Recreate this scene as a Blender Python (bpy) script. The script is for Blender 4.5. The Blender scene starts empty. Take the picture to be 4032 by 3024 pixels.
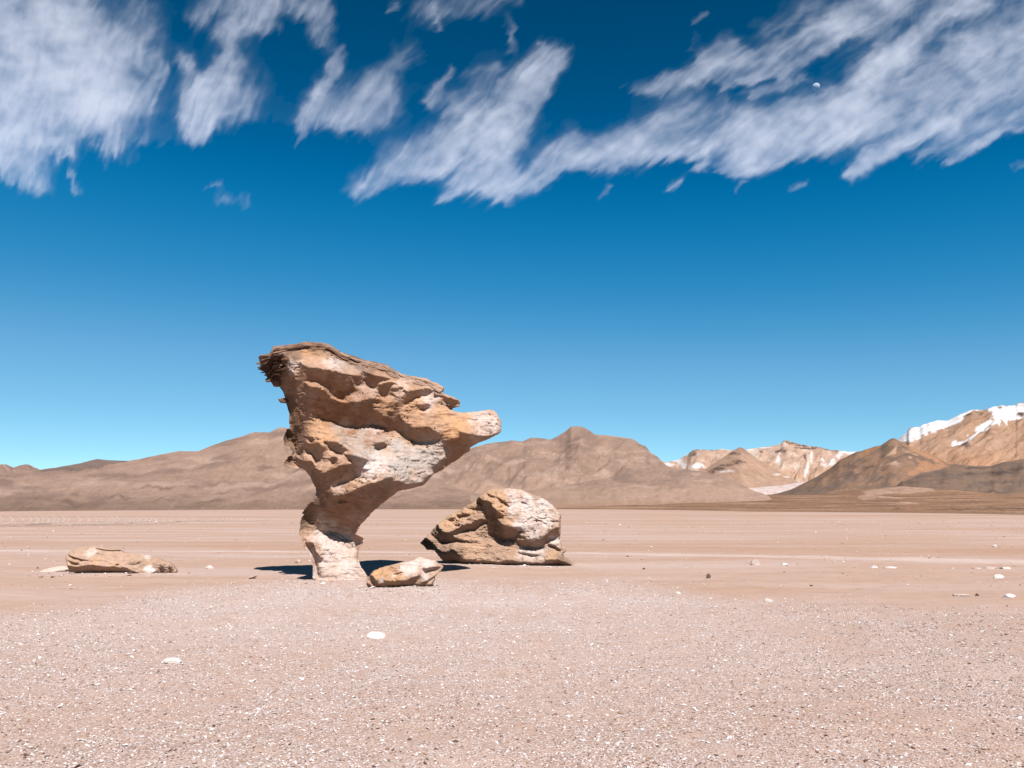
import bpy, math, random
import numpy as np

# ================================================================== camera, sky, sun, exposure
scene = bpy.context.scene
COL = scene.collection
SKY_STRENGTH = .05
SKY_CURVES = [[(0, 0), (.075, 0), (.095, .010), (.178, .125), (.242, .185), (.5, .42), (1, 1)],
              [(0, 0), (.08, .042), (.165, .175), (.31, .365), (.413, .47), (.7, .75), (1, 1.05)],
              [(0, 0), (.17, .12), (.328, .40), (.546, .61), (.68, .71), (1, .97)]]
# ------------------------------------------------------------------ numeric core (pure numpy)
F_PX, CX, CY = 3050.0, 2016.0, 1512.0          # the lens, in pixels of the 4032 x 3024 photograph
HORIZON = 1998.0
CAM_H = 1.6
PITCH = math.atan((HORIZON-CY)/F_PX)
cP, sP = math.cos(PITCH), math.sin(PITCH)
SUN_AZ, SUN_EL = math.radians(16), math.radians(48)     # azimuth to the right of "behind the camera"
SUN = np.array([math.sin(SUN_AZ)*math.cos(SUN_EL), -math.cos(SUN_AZ)*math.cos(SUN_EL), math.sin(SUN_EL)])

def ray(px, py):
    px = np.asarray(px, float); py = np.asarray(py, float)
    return np.stack([px-CX + 0*py, F_PX*cP - (CY-py)*sP + 0*px, F_PX*sP + (CY-py)*cP + 0*px], -1)
def ground_pt(px, py, z=0.0):
    r = ray(px, py); t = (z-CAM_H)/r[..., 2]
    return r[..., 0]*t, r[..., 1]*t
def dist_pt(px, py, Y):
    r = ray(px, py); t = Y/r[..., 1]
    return r[..., 0]*t, CAM_H + r[..., 2]*t       # x, z at depth Y


cam_data = bpy.data.cameras.new("camera"); cam = bpy.data.objects.new("camera", cam_data); COL.objects.link(cam)
cam.location = (0, 0, CAM_H); cam.rotation_euler = (math.pi/2+PITCH, 0, 0)
cam_data.sensor_width = 36.0; cam_data.lens = 36.0*F_PX/4032
cam_data.clip_start = .1; cam_data.clip_end = 400000
scene.camera = cam

world = bpy.data.worlds.new("World"); scene.world = world; world.use_nodes = True
wn = world.node_tree.nodes; wl = world.node_tree.links; wn.clear()
wo = wn.new("ShaderNodeOutputWorld"); bg = wn.new("ShaderNodeBackground"); sky = wn.new("ShaderNodeTexSky")
sky.sky_type = 'NISHITA'; sky.sun_disc = False; sky.sun_elevation = SUN_EL
sky.sun_rotation = math.pi-SUN_AZ; sky.altitude = 4500; sky.air_density = 1.0; sky.dust_density = .25; sky.ozone_density = 3.0
def scaled(src, k):
    m = wn.new("ShaderNodeMix"); m.data_type = 'RGBA'; m.blend_type = 'MULTIPLY'; m.inputs[0].default_value = 1; m.clamp_result = False
    m.inputs[7].default_value = (k, k, k, 1); wl.new(src, m.inputs[6]); return m.outputs[2]
cur = wn.new("ShaderNodeRGBCurve")
for ch, pts in zip(range(3), SKY_CURVES):
    c = cur.mapping.curves[ch]
    c.points[0].location = pts[0]; c.points[1].location = pts[-1]
    for p in pts[1:-1]: c.points.new(*p)
cur.mapping.use_clip = False; cur.mapping.update()
wl.new(scaled(sky.outputs[0], .1), cur.inputs[1])
wl.new(scaled(cur.outputs[0], 10.0), bg.inputs[0])
bg.inputs[1].default_value = SKY_STRENGTH
wl.new(bg.outputs[0], wo.inputs[0])

sd = bpy.data.lights.new("sun", 'SUN'); sd.energy = 5.0; sd.angle = math.radians(.53); sd.color = (1, .965, .915)
so = bpy.data.objects.new("sun", sd); COL.objects.link(so)
from mathutils import Vector, Matrix
so.rotation_euler = Vector(SUN).to_track_quat('Z', 'Y').to_euler()

vs = scene.view_settings
scene.display_settings.display_device = 'sRGB'; vs.view_transform = 'Standard'; vs.look = 'None'; vs.exposure = 1.22; vs.gamma = 1; vs.use_curve_mapping = False
scene.cycles.max_bounces = 8; scene.cycles.diffuse_bounces = 2; scene.cycles.transparent_max_bounces = 16

def hash3(ix, iy, iz, seed):
    h = (ix*374761393 + iy*668265263 + iz*2147483647 + seed*974634777) & 0xFFFFFFFF
    h = ((h ^ (h >> 13))*1274126177) & 0xFFFFFFFF
    h = ((h ^ (h >> 16))*2246822519) & 0xFFFFFFFF
    return h ^ (h >> 15)
def perlin(x, y, z, seed=0):
    x, y, z = np.broadcast_arrays(np.asarray(x, float), np.asarray(y, float), np.asarray(z, float))
    fx, fy, fz = np.floor(x), np.floor(y), np.floor(z)
    ix, iy, iz = fx.astype(np.int64), fy.astype(np.int64), fz.astype(np.int64)
    x, y, z = x-fx, y-fy, z-fz
    u, v, w = (t*t*t*(t*(t*6-15)+10) for t in (x, y, z))
    out = 0
    for dx in (0, 1):
        wx = u if dx else 1-u
        for dy in (0, 1):
            wy = v if dy else 1-v
            for dz in (0, 1):
                wz = w if dz else 1-w
                h = hash3(ix+dx, iy+dy, iz+dz, seed)
                gx = (h & 1023)/511.5-1; gy = ((h >> 10) & 1023)/511.5-1; gz = ((h >> 20) & 1023)/511.5-1
                out = out + wx*wy*wz*(gx*(x-dx)+gy*(y-dy)+gz*(z-dz))
    return out*1.3
def fbm(x, y, z, octv=4, seed=0, gain=.5, lac=2.03):
    s, a, f = 0, 1.0, 1.0
    for o in range(octv):
        s = s + a*perlin(x*f+o*7.3, y*f+o*3.1, z*f+o*5.7, seed+o); a *= gain; f *= lac
    return s
def ridged(x, y, z, octv=4, seed=0, gain=.5):
    s, a, f = 0, 1.0, 1.0
    for o in range(octv):
        s = s + a*(1-2.2*np.abs(perlin(x*f+o*7.3, y*f+o*3.1, z*f+o*5.7, seed+o))); a *= gain; f *= 2.03
    return s
def smooth(a, b, x):
    t = np.clip((x-a)/(b-a), 0, 1); return t*t*(3-2*t)

def in_poly(U, Z, poly):
    p = np.asarray(poly, float); n = len(p); m = np.zeros(U.shape, bool)
    u0, u1, z0, z1 = p[:, 0].min(), p[:, 0].max(), p[:, 1].min(), p[:, 1].max()
    for i in range(n):
        x1, y1 = p[i]; x2, y2 = p[(i+1) % n]
        if y1 == y2: continue
        c = ((y1 > Z) != (y2 > Z)) & (U < (x2-x1)*(Z-y1)/(y2-y1)+x1)
        m ^= c
    return m

def blur(a, n=1):
    for _ in range(n):
        b = np.pad(a, 1, mode='edge')
        a = (b[1:-1, 1:-1]*4 + (b[:-2, 1:-1]+b[2:, 1:-1]+b[1:-1, :-2]+b[1:-1, 2:])*2
             + b[:-2, :-2]+b[2:, 2:]+b[:-2, 2:]+b[2:, :-2])/16.0
    return a
def blur_to(a, r):                                # wide blur through a box pyramid
    k = max(1, int(r))
    for ax in (0, 1):
        for _ in range(3):
            c = np.cumsum(np.pad(a, [(k+1, k) if i == ax else (0, 0) for i in (0, 1)], mode='edge'), axis=ax)
            n = a.shape[ax]
            a = (np.take(c, range(2*k+1, 2*k+1+n), axis=ax)-np.take(c, range(0, n), axis=ax))/(2*k+1)
    return a

def screened(inside, p0, gu, gz, w, lam, h, iters=500):
    """least squares height field: gradients (gu, gz) with weight w, pull lam towards p0, zero outside"""
    def lvl(inside, p0, gu, gz, w, lam, h, depth):
        if depth > 0 and min(inside.shape) > 24:
            n0, n1 = (inside.shape[0]+1)//2*2, (inside.shape[1]+1)//2*2
            def dn(a):
                a = np.pad(a, ((0, n0-a.shape[0]), (0, n1-a.shape[1])), mode='edge').astype(float)
                return (a[::2, ::2]+a[1::2, ::2]+a[::2, 1::2]+a[1::2, 1::2])/4
            c = lvl(dn(inside) > .5, dn(p0), dn(gu), dn(gz), dn(w), dn(lam), h*2, depth-1)
            p = np.repeat(np.repeat(c, 2, 0), 2, 1)[:inside.shape[0], :inside.shape[1]]
        else:
            p = p0.copy()
        p = np.where(inside, p, 0)
        wz = np.zeros(p.shape); wz[:-1] = (w[:-1]+w[1:])/2          # between row i and i+1
        wu = np.zeros(p.shape); wu[:, :-1] = (w[:, :-1]+w[:, 1:])/2
        Gz = np.zeros(p.shape); Gz[:-1] = (gz[:-1]+gz[1:])/2*h
        Gu = np.zeros(p.shape); Gu[:, :-1] = (gu[:, :-1]+gu[:, 1:])/2*h
        def sh(a, ax, s): return np.roll(a, s, ax)
        wzm, wum = sh(wz, 0, 1), sh(wu, 1, 1)
        Gzm, Gum = sh(Gz, 0, 1), sh(Gu, 1, 1)
        lh = lam*h*h
        den = wz+wzm+wu+wum+lh+1e-9
        rhs0 = -wz*Gz + wzm*Gzm - wu*Gu + wum*Gum + lh*p0
        I, J = np.indices(p.shape); red = ((I+J) % 2 == 0)
        for it in range(iters):
            for col in (red, ~red):
                v = (wz*sh(p, 0, -1)+wzm*sh(p, 0, 1)+wu*sh(p, 1, -1)+wum*sh(p, 1, 1)+rhs0)/den
                p = np.where(col & inside, p+1.6*(v-p), p)
        return p
    return lvl(inside, p0, gu, gz, w, lam, h, 3)

def dist_field(inside, h, n=200):
    """rough signed distance (positive inside), chamfer by repeated minimum"""
    def chamfer(m):
        d = np.where(m, 1e3, 0.0)
        for _ in range(n):
            b = np.pad(d, 1, mode='constant', constant_values=1e3)
            e = np.minimum.reduce([d, b[:-2, 1:-1]+1, b[2:, 1:-1]+1, b[1:-1, :-2]+1, b[1:-1, 2:]+1,
                                   b[:-2, :-2]+1.414, b[2:, 2:]+1.414, b[:-2, 2:]+1.414, b[2:, :-2]+1.414])
            if np.array_equal(e, d): break
            d = e
        return d*h
    return np.where(inside, chamfer(inside), -chamfer(~inside))

def surface_nets(f, org, h):
    """f[i,j,k] < 0 inside; returns verts, quads"""
    n = f.shape; s = f < 0
    cnt = np.zeros([m-1 for m in n], np.int8)
    for a in (0, 1):
        for b in (0, 1):
            for c in (0, 1):
                cnt += s[a:n[0]-1+a, b:n[1]-1+b, c:n[2]-1+c]
    act = (cnt > 0) & (cnt < 8)
    idx = -np.ones(act.shape, np.int64); N = int(act.sum()); idx[act] = np.arange(N)
    I, J, K = np.nonzero(act)
    acc = np.zeros((N, 3)); num = np.zeros(N)
    corners = [(a, b, c) for a in (0, 1) for b in (0, 1) for c in (0, 1)]
    vals = {c: f[I+c[0], J+c[1], K+c[2]] for c in corners}
    for c0 in corners:
        for ax in range(3):
            if c0[ax] == 0:
                c1 = tuple(1 if i == ax else c0[i] for i in range(3))
                a, b = vals[c0], vals[c1]; x = (a < 0) != (b < 0)
                t = a/(a-b+1e-20*(a == b))
                for i in range(3):
                    acc[:, i] += np.where(x, c0[i] + (t if i == ax else 0), 0)
                num += x
    V = (acc/num[:, None] + np.stack([I, J, K], 1) + .0)*h + np.asarray(org)
    Q = []
    for ax in range(3):
        a1, a2 = (ax+1) % 3, (ax+2) % 3
        lo = [slice(1, -1)]*3; lo[ax] = slice(0, -1)
        hi = [slice(1, -1)]*3; hi[ax] = slice(1, None)
        A, B = s[tuple(lo)], s[tuple(hi)]
        e = A != B; P = np.stack(np.nonzero(e), 1)
        if not len(P): continue
        P[:, a1] += 1; P[:, a2] += 1
        def at(d1, d2):
            q = P.copy(); q[:, a1] += d1; q[:, a2] += d2
            return idx[q[:, 0], q[:, 1], q[:, 2]]
        q = np.stack([at(-1, -1), at(0, -1), at(0, 0), at(-1, 0)], 1)
        flip = ~A[e]
        q[flip] = q[flip][:, ::-1]
        Q.append(q)
    return V, np.concatenate(Q)

class Plane:
    """an upright plane at (x0, y0) on the ground, facing the camera position at yaw; u runs right, z up"""
    def __init__(s, px, py, turn=0.0):
        s.x0, s.y0 = (float(v) for v in ground_pt(px, py))
        s.yaw = math.atan2(s.x0, s.y0)+turn               # turn of the plane's normal
        s.r = np.array([math.cos(s.yaw), -math.sin(s.yaw)]); s.n = np.array([math.sin(s.yaw), math.cos(s.yaw)])
        s.D = s.x0*s.n[0]+s.y0*s.n[1]
    def uz(s, pts):
        pts = np.asarray(pts, float); r = ray(pts[:, 0], pts[:, 1])
        t = s.D/(r[:, 0]*s.n[0]+r[:, 1]*s.n[1])
        x, y, z = r[:, 0]*t, r[:, 1]*t, CAM_H+r[:, 2]*t
        return np.stack([x*s.r[0]+y*s.r[1], z], 1)
    def sun(s):                                     # right, up, forward
        return SUN[0]*s.r[0]+SUN[1]*s.r[1], SUN[2], -(SUN[0]*s.n[0]+SUN[1]*s.n[1])
    def world(s, u, y, z):                          # y = towards the camera
        X = s.r[0]*u + s.n[0]*(s.D-y); Y = s.r[1]*u + s.n[1]*(s.D-y)
        return np.stack([X, Y, z], -1)

def relief(plane, sil, shade, lit=(), h=.02, thick=1.0, back=1.0, lam=.6, over=1.5, litslope=-.25, shade_gu=.25, extra=None, maxt=9, wmax=1.0, pk=None, bump=.05, rounds=5, eg=.10, topcap=None):
    """solve the front and back sheets of a rock; regions carry the lie of the surface, light does the rest"""
    S = plane.uz(sil); u0, u1 = S[:, 0].min()-6*h, S[:, 0].max()+6*h; z0, z1 = S[:, 1].min()-6*h, S[:, 1].max()+6*h
    us = np.arange(u0, u1, h); zs = np.arange(z0, z1, h)
    U, Z = np.meshgrid(us, zs)
    n1 = fbm(U*3, Z*3, 0, 4, 11)*.05; n2 = fbm(U*3, Z*3, 5, 4, 12)*.05
    jag = min(1.0, h/.02)
    Un, Zn = U+n1*jag*.5, Z+n2*jag*.5
    inside = in_poly(U+n1*jag*.25, Z+n2*jag*.25, S)
    inside[0] = inside[-1] = False; inside[:, 0] = inside[:, -1] = False
    d = dist_field(inside, h)
    one = np.ones(U.shape); zero = np.zeros(U.shape)
    # inflation: laplace(v) = -1
    lamz = zero+1e-6
    v = screened(inside, np.where(inside, 1/1e-6, 0.), zero, zero, one, lamz, h, 400)
    base = np.sqrt(np.maximum(v, 0)*2)               # half-disc for a disc
    base = np.minimum(base, maxt)
    sh = np.zeros(U.shape, bool)
    for q in shade: sh |= in_poly(Un, Zn, plane.uz(q))
    for q in lit: sh &= ~in_poly(Un, Zn, plane.uz(q))
    sh &= inside
    gz = np.where(sh, over, litslope) ; gu = np.where(sh, shade_gu, 0.0)
    # a ledge right under each shade so that the light comes back at once
    k = max(1, int(.09/h)); up = np.zeros_like(sh)
    for i in range(1, k+1): up[:-i] |= sh[i:]
    led = up & ~sh & inside
    gz = np.where(led, -1.6, gz)
    if extra is not None: gu, gz = extra(U, Z, gu, gz, sh)
    N = fbm(U*2.6, Z*3.4, 2, 4, 21)*bump; nz, nu = np.gradient(N, h)
    gz = gz+np.where(sh, .5, 1)*nz; gu = gu+np.where(sh, .5, 1)*nu
    w = wmax*smooth(0, eg*1.5, d)*np.where(sh, 1.6, 1.0)
    p0 = base*thick
    if pk is not None: p0 = p0*pk(U, Z)
    for it in range(rounds):
        p = screened(inside, p0, gu, gz, np.maximum(w, .02), lam + 30*(1-smooth(0, eg, d)), h, 260)
        if it < rounds-1:
            s = sun_shade(dict(p=np.where(inside, p, -1.), h=h, inside=inside), plane, .28)
            gz = gz + np.where(sh, 1.3*blur(np.where(sh, s, 0), 2), 0)
            gu = gu + np.where(sh, .8*blur(np.where(sh, s, 0), 2), 0)
            gz = np.where(led & (s < .30), gz-.8, gz)
    if topcap is not None: p = np.minimum(p, topcap(U, Z))
    p = np.where(inside, np.maximum(p, -.6*base*back), -np.abs(d)-h)
    q = np.where(inside, base*back, -np.abs(d)-h)
    return dict(us=us, zs=zs, U=U, Z=Z, p=p, q=q, d=d, sh=sh, inside=inside, base=base, h=h)

def sun_shade(R, plane, margin=None):
    """quick look: n.l with cast shadows on the front sheet"""
    p, h = R['p'], R['h']; su, sz, sf = plane.sun()
    pz, pu = np.gradient(p, h)
    nl = (-pu*su - pz*sz + sf)/np.sqrt(1+pu**2+pz**2)
    lit = np.ones(p.shape, bool); n0, n1 = p.shape
    I, J = np.indices(p.shape).astype(float)
    for s in range(1, 160):
        t = s*h*1.0
        ii = np.clip((I+sz*t/h).astype(int), 0, n0-1); jj = np.clip((J+su*t/h).astype(int), 0, n1-1)
        lit &= ~((p[ii, jj] > p+sf*t+.004) & R['inside'][ii, jj])
    if margin is not None: return np.where(R['inside'] & (lit | (nl > .02)) & (nl > -margin), nl+margin, 0)
    return np.where(R['inside'], np.where(lit, np.maximum(nl, 0), 0)*.9+.1, .5)

# ================================================================== materials
ALB = .50                                      # every colour below is given relative to fresh white; this brings it to real reflectance
def new_mat(name):
    m = bpy.data.materials.new(name); m.use_nodes = True; n = m.node_tree.nodes; n.clear()
    return m, n, m.node_tree.links
def mixrgb(n, l, kind, fac, a, b):
    x = n.new("ShaderNodeMix"); x.data_type = 'RGBA'; x.blend_type = kind
    for i, v in ((0, fac), (6, a), (7, b)):
        if isinstance(v, (int, float)): x.inputs[i].default_value = v
        elif isinstance(v, tuple): x.inputs[i].default_value = (*v, 1)
        else: l.new(v, x.inputs[i])
    return x.outputs[2]
def noise_tex(n, l, scale, detail=4, rough=.55, vec=None, kind='noise', stretch=None):
    t = n.new("ShaderNodeTexNoise") if kind == 'noise' else n.new("ShaderNodeTexVoronoi")
    t.inputs['Scale'].default_value = scale
    if kind == 'noise': t.inputs['Detail'].default_value = detail; t.inputs['Roughness'].default_value = rough
    tc = n.new("ShaderNodeTexCoord") if vec is None else None
    v = vec or tc.outputs['Object']
    if stretch:
        mp = n.new("ShaderNodeMapping"); mp.inputs['Scale'].default_value = stretch; l.new(v, mp.inputs[0]); v = mp.outputs[0]
    l.new(v, t.inputs['Vector'])
    return t
def ramp(n, l, src, stops):
    r = n.new("ShaderNodeValToRGB"); e = r.color_ramp.elements
    while len(e) < len(stops): e.new(.5)
    for k, (p, c) in zip(e, stops): k.position = p; k.color = (*c, 1) if len(c) == 3 else c
    l.new(src, r.inputs[0]); return r.outputs[0]
def finish(m, n, l, color, rough=.9, bump=None, bstr=.4, bdist=.02, spec=.15):
    b = n.new("ShaderNodeBsdfPrincipled"); o = n.new("ShaderNodeOutputMaterial")
    l.new(mixrgb(n, l, 'MULTIPLY', 1.0, color, (ALB, ALB, ALB)), b.inputs['Base Color'])
    b.inputs['Roughness'].default_value = rough; b.inputs['Specular IOR Level'].default_value = spec
    if bump is not None:
        bn = n.new("ShaderNodeBump"); bn.inputs['Strength'].default_value = bstr; bn.inputs['Distance'].default_value = bdist
        l.new(bump, bn.inputs['Height']); l.new(bn.outputs[0], b.inputs['Normal'])
    l.new(b.outputs[0], o.inputs[0]); return m
def attr(n, name):
    a = n.new("ShaderNodeAttribute"); a.attribute_name = name; return a

def rock_material():
    m, n, l = new_mat("weathered_rock")
    c = attr(n, "col").outputs['Color']
    t1 = noise_tex(n, l, 9, 6, .65); t2 = noise_tex(n, l, 38, 5, .7)
    c = mixrgb(n, l, 'MULTIPLY', .55, c, ramp(n, l, t1.outputs[0], [(.3, (.72, .66, .60)), (.5, (1, 1, 1)), (.72, (1.12, 1.08, 1.04))]))
    c = mixrgb(n, l, 'MULTIPLY', .5, c, ramp(n, l, t2.outputs[0], [(.34, (.6, .52, .46)), (.5, (1, 1, 1)), (1, (1.1, 1.1, 1.1))]))
    t3 = noise_tex(n, l, 26, 7, .72, stretch=(1, 1, 2.6))
    return finish(m, n, l, c, .92, t3.outputs[0], .30, .02)
def vcol_material(name, scale=.02, amt=.3, bd=2.0, bs=.4, stretch=None):
    m, n, l = new_mat(name); c = attr(n, "col").outputs['Color']
    t = noise_tex(n, l, scale, 8, .62, stretch=stretch)
    c = mixrgb(n, l, 'MULTIPLY', amt, c, ramp(n, l, t.outputs[0], [(.3, (.6, .55, .5)), (.5, (1, 1, 1)), (.7, (1.2, 1.18, 1.15))]))
    return finish(m, n, l, c, .95, t.outputs[0], bs, bd, .05)
def flat_material(name, color, rough=.9, ns=30, amt=.3):
    m, n, l = new_mat(name); t = noise_tex(n, l, ns, 5, .6)
    c = mixrgb(n, l, 'MULTIPLY', amt, color, ramp(n, l, t.outputs[0], [(.3, (.6, .55, .5)), (.55, (1, 1, 1)), (1, (1.1, 1.1, 1.1))]))
    return finish(m, n, l, c, rough, t.outputs[0], .4, .01)
ROCK = rock_material()

# ================================================================== mesh helpers
def mesh_obj(name, V, Q, mat, col=None, parent=None, smooth_=True, kind=None, label=None, cat=None, group=None, loc=None):
    me = bpy.data.meshes.new(name); V = np.asarray(V, np.float32); Q = np.asarray(Q, np.int32)
    k = Q.shape[1]
    if loc is not None: V = V-np.asarray(loc, np.float32)
    me.vertices.add(len(V)); me.vertices.foreach_set("co", V.ravel())
    me.loops.add(Q.size); me.loops.foreach_set("vertex_index", Q.ravel())
    me.polygons.add(len(Q)); me.polygons.foreach_set("loop_start", np.arange(0, Q.size, k, dtype=np.int32))
    me.update(calc_edges=True)
    me.polygons.foreach_set("use_smooth", np.full(len(Q), smooth_, bool))
    if col is not None:
        a = me.color_attributes.new("col", 'FLOAT_COLOR', 'POINT')
        c = np.concatenate([np.asarray(col, np.float32), np.ones((len(V), 1), np.float32)], 1); a.data.foreach_set("color", c.ravel())
    me.materials.append(mat); me.update()
    o = bpy.data.objects.new(name, me); COL.objects.link(o)
    if parent is not None: o.parent = parent
    if loc is not None: o.location = tuple(float(x) for x in loc)
    tag(o, label, cat, group, kind)
    return o
def tag(o, label=None, cat=None, group=None, kind=None):
    for k, v in (('label', label), ('category', cat), ('group', group), ('kind', kind)):
        if v: o[k] = v
def empty(name, loc, label, cat, group=None):
    o = bpy.data.objects.new(name, None); o.location = loc; o.empty_display_size = .3; COL.objects.link(o); tag(o, label, cat, group); return o
def grid_quads(nr, nc):
    i = np.arange(nr*nc).reshape(nr, nc)
    return np.stack([i[:-1, :-1].ravel(), i[:-1, 1:].ravel(), i[1:, 1:].ravel(), i[1:, :-1].ravel()], 1)

def Z1(*a): return [(1000+x*.47016, 1320+y*.47016) for x, y in a]
def Z5(*a): return [(1100+x*.24108, 1900+y*.24108) for x, y in a]
TREE_SIL = Z1((38,180),(75,170),(130,172),(148,145),(170,100),(210,97),(290,90),(380,80),(420,66),(500,70),(560,72),(640,90),(690,120),(740,152),(830,180),(900,205),(1000,225),(1100,255),(1160,290),(1230,325),(1290,345),(1440,368),(1475,395),(1530,410),(1585,440),(1585,462),(1565,490),(1610,505),(1680,530),(1727,550),(1722,580),(1685,600),(1655,622),(1625,625),(1660,640),(1700,652),(1800,650),(1860,640),(1930,632),(1960,622),(2005,632),(2045,680),(2065,720),(2068,790),(2060,820),(1990,855),(1900,890),(1830,925),(1808,945),(1808,965),(1770,985),(1720,1030),(1650,1070),(1590,1115),(1495,1170),(1450,1225),(1410,1260),(1300,1285),(1195,1305),(1180,1325),(1130,1360),(1060,1420),(990,1480),(930,1550),(890,1590)) \
 + Z5((1285,780),(1262,840),(1330,860),(1370,885),(1390,910),(1365,955),(1375,1000),(1350,1040),(1310,1085),(1310,1130),(1285,1190),(1300,1280),(1320,1360),(1370,1440),(1430,1540),(1445,1700),(660,1700),(600,1600),(530,1570),(540,1400),(525,1290),(490,1210),(440,1140),(400,1060),(370,960),(360,880),(320,860),(315,780),(335,720),(325,650),(350,580),(385,520),(350,500),(400,440),(470,350),(550,290),(590,200),(600,130),(590,80),(560,30)) \
 + Z1((480,1200),(470,1180),(430,1130),(400,1110),(345,1120),(290,1105),(245,1095),(248,1060),(280,1020),(310,1000),(320,965),(300,955),(290,920),(250,915),(240,850),(270,790),(295,770),(288,700),(292,640),(275,590),(265,555),(222,540),(225,525),(258,520),(245,480),(215,430),(210,410),(150,400),(110,370),(100,330),(70,280),(60,235),(45,210))
TREE_SHADE = [
 Z1((40,185),(150,150),(180,105),(300,95),(400,85),(560,95),(640,105),(740,165),(850,205),(960,240),(1080,262),(1140,290),(1080,298),(980,285),(900,295),(800,240),(700,195),(580,160),(430,160),(370,195),(400,260),(420,420),(480,480),(520,600),(500,650),(460,760),(430,860),(410,960),(390,1000),(330,1000),(240,1090),(240,850),(295,760),(280,600),(215,420),(100,380)),
 Z1((390,215),(470,240),(560,300),(590,350),(680,355),(760,310),(850,330),(860,350),(820,380),(830,430),(830,500),(780,530),(740,555),(690,540),(640,500),(625,460),(540,430),(420,430)),
 Z1((820,385),(880,375),(895,420),(850,445)),
 Z1((905,300),(960,285),(1030,310),(1040,345),(1075,350),(1070,400),(1030,430),(1010,465),(960,455),(920,400),(905,340)),
 Z1((500,640),(480,480),(600,500),(650,560),(740,590),(880,590),(960,565),(1040,565),(1050,590),(985,595),(990,650),(1050,670),(1130,715),(1150,690),(1185,590),(1240,520),(1220,450),(1300,480),(1400,480),(1460,465),(1480,490),(1440,520),(1380,530),(1310,560),(1250,600),(1215,650),(1200,700),(1190,780),(1180,800),(1130,812),(1080,775),(960,765),(840,785),(740,770),(660,735),(570,710),(560,690),(510,680)),
 Z1((1040,440),(1170,420),(1140,450),(1110,520),(1060,530),(1035,480)),
 Z1((1085,345),(1230,355),(1380,385),(1460,400),(1500,440),(1460,460),(1370,400),(1150,400),(1080,410)),
 Z1((1560,520),(1700,560),(1660,620),(1590,590)),
 Z1((1200,660),(1240,740),(1290,760),(1300,800),(1380,815),(1400,780),(1460,790),(1550,850),(1540,880),(1450,905),(1350,905),(1300,880),(1260,850),(1230,830),(1190,790),(1190,700)),
 Z1((1370,600),(1440,590),(1460,620),(1400,640),(1370,635)),
 Z1((1690,830),(1740,840),(1860,858),(1960,845),(2060,815),(2000,855),(1900,895),(1810,950),(1800,975),(1720,1035),(1600,1110),(1600,960),(1575,890),(1690,870)),
 Z1((1590,1010),(1590,1110),(1500,1170),(1490,1100),(1550,1055)),
 Z1((385,1040),(500,1060),(530,1130),(590,1165),(640,1140),(700,1110),(820,1090),(750,1010),(900,1045),(950,1070),(900,1120),(870,1180),(780,1230),(655,1285),(680,1350),(760,1330),(900,1270),(1000,1240),(1060,1220),(1130,1190),(1150,1225),(1200,1225),(1260,1250),(1300,1250),(1370,1230),(1400,1240),(1440,1180),(1500,1165),(1450,1235),(1410,1265),(1200,1310),(1060,1425),(930,1555),(870,1645),(880,1660),(400,1660),(380,1500),(500,1350),(490,1230),(400,1110),(240,1090),(260,1040),(340,1000)),
 Z5((300,480),(430,860),(500,770),(600,745),(740,725),(820,610),(870,720),(930,830),(1020,910),(1140,940),(1190,1010),(1300,1100),(1400,950),(1260,840),(1300,700),(1300,500),(300,480)),
 Z5((360,880),(430,900),(430,980),(560,960),(600,1110),(660,1200),(690,1260),(640,1320),(640,1560),(500,1560),(520,1270),(440,1130)),
 Z1((430,910),(560,920),(590,960),(560,1050),(520,1080),(500,1010),(450,980)),
 Z1((590,905),(700,910),(770,970),(740,1010),(690,1000),(640,960)),
 Z1((640,1035),(700,1030),(680,1090),(650,1085)),
 Z1((1000,920),(1070,895),(1110,930),(1050,970),(1010,950)),
 Z1((460,870),(500,868),(520,895),(480,905)),
]
TREE_LIT = [
 Z1((325,230),(385,225),(405,280),(385,350),(370,410),(345,350),(310,330),(320,260)),
 Z1((305,370),(325,430),(300,460)),
 Z1((510,440),(560,432),(575,462),(530,460)),
 Z1((385,1000),(440,990),(500,1010),(490,1040),(390,1035)),
 Z1((690,1405),(780,1385),(790,1395),(720,1415)),
]

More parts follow.
